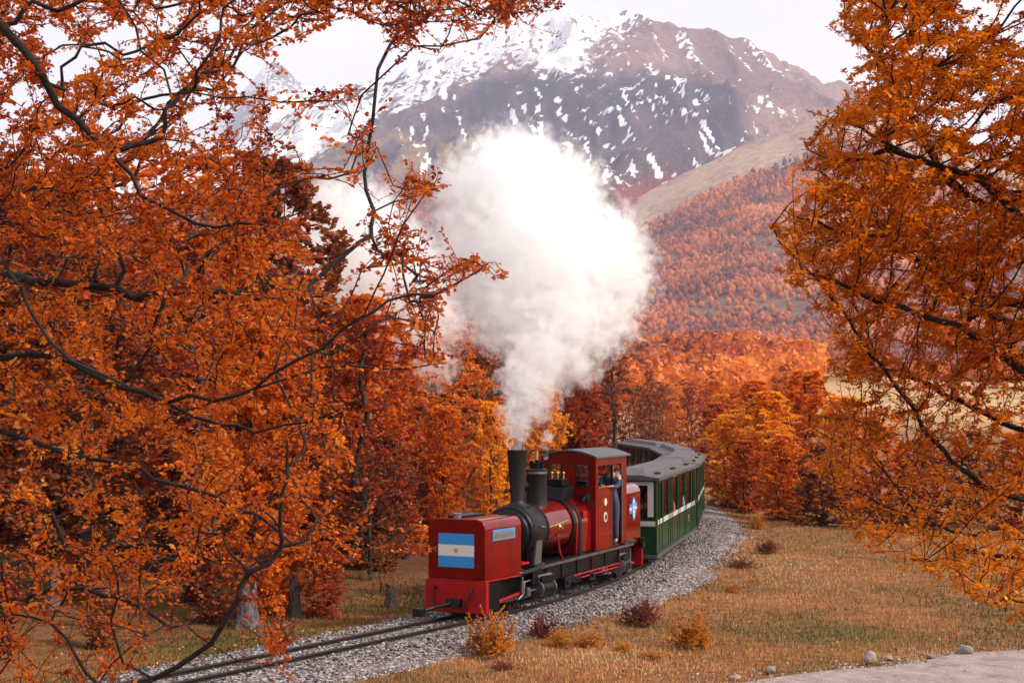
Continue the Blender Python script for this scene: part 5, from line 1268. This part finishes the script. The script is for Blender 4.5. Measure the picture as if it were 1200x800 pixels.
# rear bunker on the rear unit; C_ x: rear 0 .. 2.35 front
tank2 = MB().prism(rounded(0.56, 0.66, 1.93, 0.20), 0.12, 1.50, 'x').build('rear_tank', 'red', loco, C_, smooth=True, bevel=0.012)
MB().cyl((1.0, 0.42, 1.86), (1.0, 0.42, 2.02), 0.025, n=8).ball((1.0, 0.42, 2.03), 0.035, 8, 5).build('tank_vent', 'black', tank2, C_, smooth=True)
MB().box(0.2, 1.4, -0.30, 0.2, 1.935, 1.98).build('rear_tank_lid', 'black', tank2, C_, bevel=0.01)
MB().box(0.06, 0.16, -0.60, 0.60, 0.16, 0.64).build('rear_beam', 'beam_red', loco, C_, bevel=0.01)
MB().box(0.05, 0.35, 0.56, 0.66, 0.55, 0.66).cyl((0.3, 0.6, 0.66), (0.3, 0.6, 0.78), 0.09, n=14).build('axle_box', 'black', loco, C_, bevel=0.01)
em = MB()
def ell(y, cx, cz, rx, rz, n=28): return [(cx + rx * math.cos(t), y, cz + rz * math.sin(t)) for t in np.linspace(0, 2 * math.pi, n, endpoint=False)]
def ellp(cx, cz, rx, rz, y, mat, name, par):
    b = MB(); a = ell(y, cx, cz, rx, rz); a2 = ell(y + 0.006, cx, cz, rx, rz); n = len(a)
    b.add(a + a2, [tuple(range(n)), tuple(range(n, 2 * n))] + [(i, (i + 1) % n, n + (i + 1) % n, n + i) for i in range(n)]); return b.build(name, mat, par, C_)
EX, EZ = 0.80, 1.42
MB().box(EX + 0.10, EX + 0.36, 0.561, 0.566, EZ - 0.10, EZ - 0.03).box(EX + 0.10, EX + 0.36, 0.561, 0.566, EZ + 0.03, EZ + 0.10).box(EX - 0.34, EX - 0.10, 0.561, 0.566, EZ + 0.02, EZ + 0.12).build('emblem_flag_blue', 'flagblue', tank2, C_)
MB().box(EX + 0.10, EX + 0.36, 0.561, 0.566, EZ - 0.03, EZ + 0.03).box(EX - 0.34, EX - 0.10, 0.561, 0.566, EZ - 0.02, EZ + 0.02).build('emblem_flag_white', 'flagwhite', tank2, C_)
MB().box(EX - 0.34, EX - 0.10, 0.561, 0.566, EZ - 0.11, EZ - 0.02).build('emblem_flag_red', 'beam_red', tank2, C_)
ellp(EX, EZ, 0.165, 0.25, 0.567, 'flagblue', 'emblem_oval', tank2); ellp(EX, EZ, 0.12, 0.20, 0.574, 'flagwhite', 'emblem_centre', tank2)
eb = MB()
for k, (a, b) in enumerate([(0.05, 0.13), (-0.02, 0.0), (-0.06, -0.045), (-0.12, -0.10)]):
    wv = 0.05 if k == 0 else 0.08; eb.box(EX - wv, EX + wv, 0.5805, 0.583, EZ + a, EZ + b)
eb.build('emblem_marking', 'blueplate', tank2, C_)

# ------------------------------------------------------------------ people
def skin_obj(name, nodes, edges, mat, parent, sub=2):
    me = bpy.data.meshes.new(name); me.from_pydata([n[:3] for n in nodes], edges, []); o = link(name, me, M[mat], parent)
    sk = o.modifiers.new('skin', 'SKIN'); sk.use_smooth_shade = True
    for v, n in zip(me.skin_vertices[0].data if me.skin_vertices else [], nodes): v.radius = (n[3], n[3] if len(n) < 5 else n[4])
    if me.skin_vertices: me.skin_vertices[0].data[0].use_root = True
    ss = o.modifiers.new('sub', 'SUBSURF'); ss.levels = sub; ss.render_levels = sub
    return o
def ensure_skin(me):
    if not me.skin_vertices:
        bm = bmesh.new(); bm.from_mesh(me); bm.verts.layers.skin.verify(); bm.to_mesh(me); bm.free()
_skin = skin_obj
def skin_obj(name, nodes, edges, mat, parent, sub=2):
    me = bpy.data.meshes.new(name); me.from_pydata([n[:3] for n in nodes], edges, [])
    bm = bmesh.new(); bm.from_mesh(me); ly = bm.verts.layers.skin.verify(); bm.verts.ensure_lookup_table()
    for v, n in zip(bm.verts, nodes):
        v[ly].radius = (n[3], n[3] if len(n) < 5 else n[4]); v[ly].use_root = (v.index == 0)
    bm.to_mesh(me); bm.free()
    o = link(name, me, M[mat], parent); sk = o.modifiers.new('skin', 'SKIN'); sk.use_smooth_shade = True
    ss = o.modifiers.new('sub', 'SUBSURF'); ss.levels = sub; ss.render_levels = sub
    return o
def person(loc, rz, label, top, trousers, pose='stand', arms=None, hair='hair', group=None, turn=0.0):
    """x forward, y to the person's left; pelvis near z 0.95 standing, 0.5 seated"""
    e = empty('person', loc, rz); tag(e, label, 'person', group)
    hz = 0.93 if pose == 'stand' else 0.48
    N = [(0, 0, hz, 0.13, 0.10), (0.0, 0, hz + 0.16, 0.125, 0.095), (0.0, 0, hz + 0.34, 0.15, 0.105), (0.0, 0, hz + 0.48, 0.13, 0.09), (0.01, 0, hz + 0.56, 0.055), (0.02, 0, hz + 0.62, 0.05), (0.035, 0, hz + 0.69, 0.078, 0.068), (0.03, 0, hz + 0.77, 0.09, 0.078), (0.02, 0, hz + 0.83, 0.06, 0.055)]
    Ed = [(i, i + 1) for i in range(8)]
    clothes = [list(n) for n in N[:5]]; Ec = [(0, 1), (1, 2), (2, 3), (3, 4)]
    hands = []
    for k, sg in enumerate((-1, 1)):
        A = (arms or {}).get(sg, [(0.02, 0.19, 0.50), (0.0, 0.24, 0.24), (0.10, 0.22, 0.02)])
        base = len(N); ids = []
        for j, (ax, ay, az) in enumerate(A):
            N.append((ax, sg * ay, hz + az, [0.055, 0.045, 0.03][j])); ids.append(base + j)
        Ed += [(3, ids[0]), (ids[0], ids[1]), (ids[1], ids[2])]
        cb = len(clothes)
        for j, (ax, ay, az) in enumerate(A): clothes.append([ax, sg * ay, hz + az, [0.07, 0.056, 0.042][j]])
        Ec += [(3, cb), (cb, cb + 1), (cb + 1, cb + 2)]
        # hand: palm and five bent fingers
        w0 = Vector(N[ids[2]][:3]); el = Vector(N[ids[1]][:3]); d = (w0 - el).normalized(); sd_v = d.cross(Vector((0, 0, 1))); sd_v = sd_v.normalized() if sd_v.length > 0.1 else Vector((0, 1, 0)); dn = d.cross(sd_v).normalized()
        pm = w0 + d * 0.06; pi_ = len(N); N.append((*pm, 0.032, 0.018)); Ed.append((ids[2], pi_))
        for f in range(4):
            b0 = pm + d * 0.035 + sd_v * (f - 1.5) * 0.020; L = [0.032, 0.038, 0.035, 0.027][f]
            i1 = len(N); N.append((*b0, 0.0095)); N.append((*(b0 + d * L + dn * 0.008), 0.0085)); N.append((*(b0 + d * L * 1.6 + dn * 0.03), 0.0075)); Ed += [(pi_, i1), (i1, i1 + 1), (i1 + 1, i1 + 2)]
        tb = w0 + d * 0.03 - sd_v * 0.03; i1 = len(N); N.append((*tb, 0.012)); N.append((*(tb + d * 0.03 - sd_v * 0.022 + dn * 0.01), 0.010)); Ed += [(pi_, i1), (i1, i1 + 1)]
    for sg in (-1, 1):
        if pose == 'stand': Lg = [(0.0, 0.09, hz - 0.08, 0.085), (0.03, 0.10, hz - 0.46, 0.06), (0.0, 0.10, 0.10, 0.042), (0.10, 0.11, 0.04, 0.038)]
        else: Lg = [(0.05, 0.09, hz - 0.02, 0.085), (0.42, 0.10, hz + 0.02, 0.06), (0.42, 0.10, 0.10, 0.042), (0.52, 0.11, 0.04, 0.038)]
        b0 = len(N); cb = len(clothes)
        for j, (ax, ay, az, rr0) in enumerate(Lg): N.append((ax, sg * ay, az, rr0))
        Ed += [(0, b0), (b0, b0 + 1), (b0 + 1, b0 + 2), (b0 + 2, b0 + 3)]
        for j, (ax, ay, az, rr0) in enumerate(Lg[:3]): clothes.append([ax, sg * ay, az, rr0 + 0.016])
        Ec += [(0, cb), (cb, cb + 1), (cb + 1, cb + 2)]
        MB().ball((Lg[3][0] - 0.02, sg * 0.105, 0.05), 0.055, 12, 8, (1.9, 0.85, 0.8)).build('boot', 'boot', e, smooth=True)
    body = skin_obj('body', N, Ed, 'skin', e)
    for c in clothes[:5]:
        for j in range(3, len(c)): c[j] = c[j] + 0.014
    clothes[4][2] -= 0.02; clothes[4][3] = 0.07
    skin_obj('overall' if top == 'overall' else 'jacket', [tuple(c) for c in clothes], Ec, top, e)
    hc = Vector((0.03, 0, hz + 0.755)); Rh = Matrix.Rotation(turn, 4, 'Z')
    def hp(x, y, z): v = Rh @ Vector((x, y, 0)); return (hc.x + v.x, hc.y + v.y, hc.z + z)
    MB().ball(hp(-0.018, 0, 0.025), 0.108, 16, 10, (1.0, 0.88, 1.02)).build('hair', hair, e, smooth=True)
    MB().ball(hp(0.02, 0, -0.01), 0.092, 16, 12, (1.02, 0.86, 1.22)).build('face', 'skin', body, smooth=True)
    MB().ball(hp(0.112, 0, -0.015), 0.016, 8, 6, (1.2, 0.8, 1.6)).ball(hp(0.02, 0.082, -0.01), 0.022, 8, 6, (0.8, 0.5, 1.3)).ball(hp(0.02, -0.082, -0.01), 0.022, 8, 6, (0.8, 0.5, 1.3)).build('nose_and_ears', 'skin', body, smooth=True)
    MB().ball(hp(0.100, 0.032, 0.012), 0.011, 8, 6).ball(hp(0.100, -0.032, 0.012), 0.011, 8, 6).box(*(lambda p: (p[0] - 0.01, p[0] + 0.008, p[1] - 0.024, p[1] + 0.024, p[2] - 0.005, p[2] + 0.003))(hp(0.096, 0, -0.062))).build('eyes_and_mouth', 'hair', body)
    return e
# driver in the doorway: leaning on the sill, looking ahead
dm_ = root_m @ Matrix.Translation((-2.4, 0, 0))
dp = dm_ @ Vector((0.43, CW - 0.12, ZF + 0.03)); fwd_ang = root_m.to_euler().z
driver = person(dp, fwd_ang, 'engine driver in dark blue overalls standing in the cab doorway, one arm on the sill', 'overall', 'overall', 'stand',
       arms={1: [(0.03, 0.19, 0.47), (0.20, 0.20, 0.28), (0.40, 0.16, 0.30)], -1: [(0.02, 0.18, 0.48), (0.14, 0.2, 0.25), (0.32, 0.10, 0.30)]})
driver.scale = (0.97, 0.97, 0.97)

# ------------------------------------------------------------------ coaches
LC = 8.1; CWC = 0.63; Z0, ZW, ZB, ZEV = 0.26, 1.02, 0.92, 1.97
def coach(XF, label, group, proto=None):
    if proto is not None:
        c = copy_tree(proto); c.location = XF.translation; c.rotation_euler = XF.to_euler(); tag(c, label, 'railway coach', group); return c
    e = empty('passenger_coach', XF.translation); e.rotation_euler = XF.to_euler(); tag(e, label, 'railway coach', group)
    body = MB().box(0.03, LC - 0.03, -CWC, -CWC + 0.04, Z0, ZW).box(0.03, LC - 0.03, CWC - 0.04, CWC, Z0, ZW)
    body.box(0, 0.04, -CWC, CWC, Z0, ZW).box(LC - 0.04, LC, -CWC, CWC, Z0, ZW).box(0.04, LC - 0.04, -CWC + 0.04, CWC - 0.04, Z0, Z0 + 0.05)
    body.box(0, LC, -CWC, -CWC + 0.04, ZEV - 0.13, ZEV).box(0, LC, CWC - 0.04, CWC, ZEV - 0.13, ZEV).box(0, 0.04, -CWC + 0.04, CWC - 0.04, ZEV - 0.1, ZEV + .04).box(LC - 0.04, LC, -CWC + 0.04, CWC - 0.04, ZEV - 0.1, ZEV + .04)
    bo = body.build('body_panels', 'green2', e, bevel=0.006)
    BAYS = [(0.22, 0.48), (0.60, 1.02), (1.20, 2.16), (2.30, 2.52), (2.66, 2.88), (3.02, 3.98), (4.12, 4.34), (4.48, 5.44), (5.58, 5.80), (5.94, 6.90), (7.06, 7.34), (7.46, 7.78)]
    # posts; window bays between: repeating door (narrow) and window modules
    mod = LC / 4; xs = []
    for sg in (-1, 1):
        y0, y1 = (CWC - 0.045, CWC + 0.012) if sg > 0 else (-CWC - 0.012, -CWC + 0.045)
        for a, c2 in BAYS:
            xa, xb = LC - c2, LC - a; yi = (CWC - 0.022) * sg; yo = (CWC + 0.0005) if sg > 0 else -CWC - 0.008
            MB().box(xa, xb, yi - 0.004, yi + 0.004, ZW + 0.005, ZEV - 0.135).build('window_pane', 'glass', e)
            MB().box(xa + 0.01, xb - 0.01, yo, yo + 0.0075, ZB - 0.005, ZB + 0.105).build('white_band', 'white', e)
        for (a0, a1), (b0, b1) in zip([(0, 0.0)] + BAYS, BAYS + [(LC, LC)]):
            if a1 == 0.0: continue
            lo = LC - b0 if b0 < LC else 0.0
            MB().box(lo, LC - a1, y0, y1, Z0 + 0.02, ZEV - 0.01).build('post', 'green', e, bevel=0.006, seg=1)
        MB().box(LC - BAYS[0][0], LC + 0.006, y0, y1 + 0.001 * sg, Z0 + 0.02, ZEV - 0.01).build('corner_post', 'green', e, bevel=0.006, seg=1)
        ys = (CWC + 0.013) * sg
        MB().box(0.0, LC, min(ys, ys + 0.02 * sg), max(ys, ys + 0.02 * sg), Z0 + 0.02, Z0 + 0.06).build('waist_moulding', 'green', e)
    # front end: big window in a white frame
    for xe, sg in ((LC, 1), (0.0, -1)):
        x0, x1 = (xe + 0.001, xe + 0.016) if sg > 0 else (xe - 0.016, xe - 0.001)
        MB().box(x0, x1, -CWC + 0.06, -CWC + 0.19, ZW + 0.09, ZEV - 0.16).box(x0, x1, CWC - 0.19, CWC - 0.06, ZW + 0.09, ZEV - 0.16).box(x0, x1, -CWC + 0.06, CWC - 0.06, ZEV - 0.16, ZEV - 0.08).box(x0, x1, -0.05, 0.05, ZW + 0.09, ZEV - 0.16).build('end_window_frame', 'white', e)
        MB().box(x0, x1 , -CWC + 0.02, CWC - 0.02, ZW - 0.12, ZW - 0.01).build('end_white_band', 'white', e)
        xa, xb = (xe - 0.035, xe) if sg > 0 else (xe, xe + 0.035)
        MB().box(xa, xb, -CWC, -CWC + 0.2, ZW, ZEV - 0.1).box(xa, xb, CWC - 0.2, CWC, ZW, ZEV - 0.1).box(xa, xb, -0.05, 0.05, ZW, ZEV - 0.1).box(xa, xb, -CWC + .2, -0.05, ZW, ZW + 0.07).box(xa, xb, 0.05, CWC - .2, ZW, ZW + 0.07).build('end_frame', 'green', e, bevel=0.004, seg=1)
        xm = (xa + xb) / 2
        MB().box(xm - 0.004, xm + 0.004, -CWC + 0.2, -0.05, ZW + 0.07, ZEV - 0.1).build('end_pane', 'glass', e)
        MB().box(xm - 0.004, xm + 0.004, 0.05, CWC - 0.2, ZW + 0.07, ZEV - 0.1).build('end_pane', 'glass', e)
    # roof: low slopes plus a raised ridge with sloping ends
    w = CWC + 0.08
    V = [(-0.12, -w, ZEV), (LC + 0.12, -w, ZEV), (LC + 0.12, w, ZEV), (-0.12, w, ZEV), (-0.12, -0.34, ZEV + 0.08), (LC + 0.12, -0.34, ZEV + 0.08), (LC + 0.12, 0.34, ZEV + 0.08), (-0.12, 0.34, ZEV + 0.08)]
    rf = MB(); rf.add(V, [(0, 1, 5, 4), (3, 7, 6, 2), (4, 5, 6, 7), (0, 4, 7, 3), (1, 2, 6, 5), (0, 3, 2, 1)])
    rfo = rf.build('roof', 'roof', e, bevel=0.012)
    MB().box(-0.13, LC + 0.13, w - 0.02, w + 0.015, ZEV - 0.05, ZEV + 0.015).box(-0.13, LC + 0.13, -w - 0.015, -w + 0.02, ZEV - 0.05, ZEV + 0.015).box(LC + 0.115, LC + 0.14, -w + 0.02, w - 0.02, ZEV - 0.045, ZEV + 0.02).box(-0.14, -0.115, -w + 0.02, w - 0.02, ZEV - 0.045, ZEV + 0.02).build('fascia', 'skirt', rfo)
    rb_ = MB(); zb, zt = ZEV + 0.078, ZEV + 0.19
    V = [(0.25, -0.33, zb), (LC - 0.25, -0.33, zb), (LC - 0.25, 0.33, zb), (0.25, 0.33, zb), (0.75, -0.26, zt), (LC - 0.75, -0.26, zt), (LC - 0.75, 0.26, zt), (0.75, 0.26, zt)]
    rb_.add(V, [(0, 1, 5, 4), (3, 7, 6, 2), (4, 5, 6, 7), (0, 4, 7, 3), (1, 2, 6, 5), (0, 3, 2, 1)])
    rb_.build('roof_ridge', 'roof2', rfo, bevel=0.01)
    for x_ in (1.0, 1.35, LC - 1.35, LC - 1.0, LC / 2 - .2, LC / 2 + .2):
        MB().rev((x_, 0.50, ZEV + 0.055), (0, 0.15, 1), [(0, 0.05), (0.03, 0.055), (0.035, 0.001)], 14).build('roof_vent', 'black', rfo, smooth=True)
    # lettering on the fascia and the number on the lower panel (too small to read)
    lt_ = MB(); x_ = 4.2; random.seed(4)
    while x_ < 5.2:
        lt_.box(x_, x_ + 0.035, CWC + 0.001, CWC + 0.004, ZEV - 0.105, ZEV - 0.045); x_ += 0.055
    lt_.build('fascia_lettering', 'white', e)
    nb = MB().box(1.62, 1.78, CWC + 0.001, CWC + 0.004, 0.72, 0.735).box(1.62, 1.78, CWC + 0.001, CWC + 0.004, 0.58, 0.595).box(1.66, 1.74, CWC + 0.001, CWC + 0.004, 0.64, 0.70)
    nb.build('coach_marking', 'white', e)
    # underframe
    uf = MB().box(-0.02, LC + 0.02, -CWC + 0.02, CWC + 0.03, Z0 - 0.08, Z0 - 0.002).box(0.5, LC - 0.5, -0.3, 0.3, 0.1, 0.18).build('underframe', 'skirt', e, bevel=0.008)
    for xc in (1.3, LC - 1.3):
        bg_ = MB().box(xc - 0.55, xc + 0.55, -0.47, -0.42, 0.12, 0.2).box(xc - 0.55, xc + 0.55, 0.42, 0.47, 0.12, 0.2).build('bogie_frame', 'black', e)
        for dx in (-0.35, 0.35):
            for sg in (-1, 1):
                MB().rev((xc + dx, sg * 0.29, 0.16), (0, sg, 0), [(-0.03, 0.175), (-0.015, 0.175), (-0.013, 0.16), (0.04, 0.155), (0.04, 0.04), (0.07, 0.03), (0.07, 0.001)], 20).build('wheel', 'iron', e, smooth=True)
    # seats
    for x_ in np.arange(0.8, LC - 0.5, 1.0):
        MB().box(x_, x_ + 0.4, -0.56, -0.1, 0.60, 0.68).box(x_ - 0.05, x_, -0.56, -0.1, 0.60, 1.12).box(x_, x_ + 0.4, 0.1, 0.56, 0.60, 0.68).box(x_ - 0.05, x_, 0.1, 0.56, 0.60, 1.12).build('seat', 'wood', e, bevel=0.01)
    MB().tube([(LC, 0, 0.3), (LC + 0.3, 0, 0.3)], 0.04, 8).build('coupler', 'iron', e)
    return e
LAB = ['first green coach behind the locomotive, with white framed end window', 'second green coach on the bend, mostly hidden behind the first', 'third green coach, its windows showing above the first coach roof', 'last green coach at the far end of the visible train']
GC = 'green passenger coaches of the train'
S0 = 9.45; proto_c = None; XC = []
for k in range(4):
    sf = S0 + k * (LC + 0.45); XF, _ = chord(sf, sf + LC); XF = XF @ Matrix.Translation((0, 0.06, 0)); XC.append(XF)
    c = coach(XF, LAB[k], GC, proto_c)
    if proto_c is None: proto_c = c
ca = math.atan2(XC[0][1][0], XC[0][0][0])
def inco(x, y, z): return XC[0] @ Vector((x, y, z))
GP = 'passengers in the first coach'
person(inco(LC - 0.75, 0.36, 0.33), ca, 'passenger in a purple jacket holding a camera behind the coach end window', 'purple', 'greyc', 'sit', arms={1: [(0.03, 0.18, 0.47), (0.16, 0.2, 0.28), (0.28, 0.08, 0.46)], -1: [(0.03, 0.18, 0.47), (0.16, 0.2, 0.28), (0.28, 0.08, 0.46)]}, group=GP)
person(inco(LC - 0.85, -0.30, 0.33), ca, 'passenger in a grey jacket seated left of the one with the camera', 'greyc', 'greyc', 'sit', group=GP)
person(inco(LC - 3.4, 0.36, 0.33), ca, 'passenger in a red jacket at a middle window of the first coach', 'redc', 'greyc', 'sit', group=GP)
person(inco(LC - 5.4, 0.36, 0.33), ca + math.pi, 'passenger in a grey jacket at a rear window of the first coach', 'greyc', 'greyc', 'sit', group=GP)

# ------------------------------------------------------------------ steam
def steam(name, spheres, dens, label, nscale, namp, step, soft=0.55, vox=0.16, inflate=1.22, smooth=0.45):
    b = MB(); cs = []
    for px, py, d, rpx in spheres:
        c = P(px, py, d); r = rpx / F * d; cs.append((c, r)); b.ball(c, r * inflate, 16, 12)
    base = cs[-1][0]; e_ = Matrix.Translation(-base)
    m = bpy.data.materials.new(name + '_vapour'); m.use_nodes = True; n = m.node_tree; n.nodes.clear()
    out = n.nodes.new('ShaderNodeOutputMaterial'); vol = n.nodes.new('ShaderNodeVolumePrincipled')
    vol.inputs['Color'].default_value = (1.0, 0.998, 1.0, 1); vol.inputs['Anisotropy'].default_value = 0.1; vol.inputs['Density'].default_value = 1
    n.links.new(vol.outputs[0], out.inputs['Volume'])
    t = n.nodes.new('ShaderNodeTexCoord')
    nzv = n.nodes.new('ShaderNodeTexNoise'); nzv.inputs['Scale'].default_value = nscale; nzv.inputs['Detail'].default_value = 5; nzv.inputs['Roughness'].default_value = 0.62; nzv.inputs['Distortion'].default_value = 0.4
    n.links.new(t.outputs['Object'], nzv.inputs['Vector'])
    cur = None
    for c, r in cs:
        c = c - base
        dn = n.nodes.new('ShaderNodeVectorMath'); dn.operation = 'DISTANCE'; n.links.new(t.outputs['Object'], dn.inputs[0]); dn.inputs[1].default_value = c
        ma = n.nodes.new('ShaderNodeMath'); ma.operation = 'MULTIPLY_ADD'; n.links.new(dn.outputs['Value'], ma.inputs[0]); ma.inputs[1].default_value = -1.0; ma.inputs[2].default_value = r
        if cur is None: cur = ma
        else:
            mx = n.nodes.new('ShaderNodeMath'); mx.operation = 'SMOOTH_MAX'; n.links.new(cur.outputs[0], mx.inputs[0]); n.links.new(ma.outputs[0], mx.inputs[1]); mx.inputs[2].default_value = smooth; cur = mx
    # signed depth inside the cloud + billow noise -> density
    sb = n.nodes.new('ShaderNodeMath'); sb.operation = 'MULTIPLY_ADD'; n.links.new(nzv.outputs['Fac'], sb.inputs[0]); sb.inputs[1].default_value = namp * 2; sb.inputs[2].default_value = -namp
    ad = n.nodes.new('ShaderNodeMath'); ad.operation = 'ADD'; n.links.new(cur.outputs[0], ad.inputs[0]); n.links.new(sb.outputs[0], ad.inputs[1])
    mr = n.nodes.new('ShaderNodeMapRange'); mr.interpolation_type = 'SMOOTHSTEP'; mr.inputs['From Min'].default_value = -0.02; mr.inputs['From Max'].default_value = soft; mr.inputs['To Max'].default_value = dens
    n.links.new(ad.outputs[0], mr.inputs['Value']); n.links.new(mr.outputs[0], vol.inputs['Density'])
    m.cycles.volume_step_rate = step
    o = b.build(name, m, None, e_, smooth=False); o.location = base
    rm = o.modifiers.new('remesh', 'REMESH'); rm.mode = 'VOXEL'; rm.voxel_size = vox
    tag(o, label, 'steam'); return o
D0 = float((root_m @ Vector((4.32 - 2.4, 0, 0))).y)
steam('steam_plume', [(602, 214, D0 + 4, 68), (556, 228, D0 + 4, 52), (545, 268, D0 + 3.8, 42), (650, 230, D0 + 3.5, 60), (566, 310, D0 + 3.5, 58), (640, 300, D0 + 3, 90), (702, 300, D0 + 3, 62), (728, 330, D0 + 3.3, 42), (596, 365, D0 + 2.4, 54), (662, 372, D0 + 2.4, 62), (708, 380, D0 + 2.4, 38), (632, 418, D0 + 1.6, 44), (678, 428, D0 + 1.8, 30), (614, 448, D0 + 1, 32), (630, 470, D0 + 0.8, 26), (607, 482, D0 + 0.5, 24), (604, 500, D0 + 0.25, 18), (607, 521, D0, 11)],
      1.9, 'billowing white steam plume rising from the tall black chimney', 3.8, 1.35, 0.28, soft=0.30, inflate=1.3, smooth=0.3)
steam('steam_cloud', [(392, 235, 46, 38), (425, 265, 46, 56), (385, 320, 46, 56), (455, 310, 46, 62), (505, 330, 46, 50), (430, 365, 46, 58), (480, 385, 46, 48), (508, 425, 46, 30), (340, 280, 47, 48), (520, 375, 46, 34)],
      1.2, 'older steam cloud drifting behind the drooping left branches', 4.0, 1.7, 0.45, soft=0.5, vox=0.3, inflate=1.3)
D1 = float((root_m @ Vector((3.38 - 2.4, 0, 0))).y)
steam('steam_wisp', [(641, 512, D1, 8), (639, 524, D1, 6), (640, 535, D1, 4)], 7.0, 'thin steam wisp from the safety valve on the dome', 7.0, 0.25, 0.6, soft=0.15, vox=0.04, smooth=0.05)

# ------------------------------------------------------------------ haze
hz_ = MB().box(-4200, 4200, -60, 8200, -40, 1250).build('haze', None)
mh = bpy.data.materials.new('haze_air'); mh.use_nodes = True; n = mh.node_tree; n.nodes.clear()
oh = n.nodes.new('ShaderNodeOutputMaterial'); vh = n.nodes.new('ShaderNodeVolumePrincipled')
vh.inputs['Color'].default_value = (0.76, 0.80, 1.0, 1); vh.inputs['Density'].default_value = 1.1e-4; vh.inputs['Anisotropy'].default_value = 0.0
n.links.new(vh.outputs[0], oh.inputs['Volume']); hz_.data.materials.clear(); hz_.data.materials.append(mh); tag(hz_, kind='stuff')
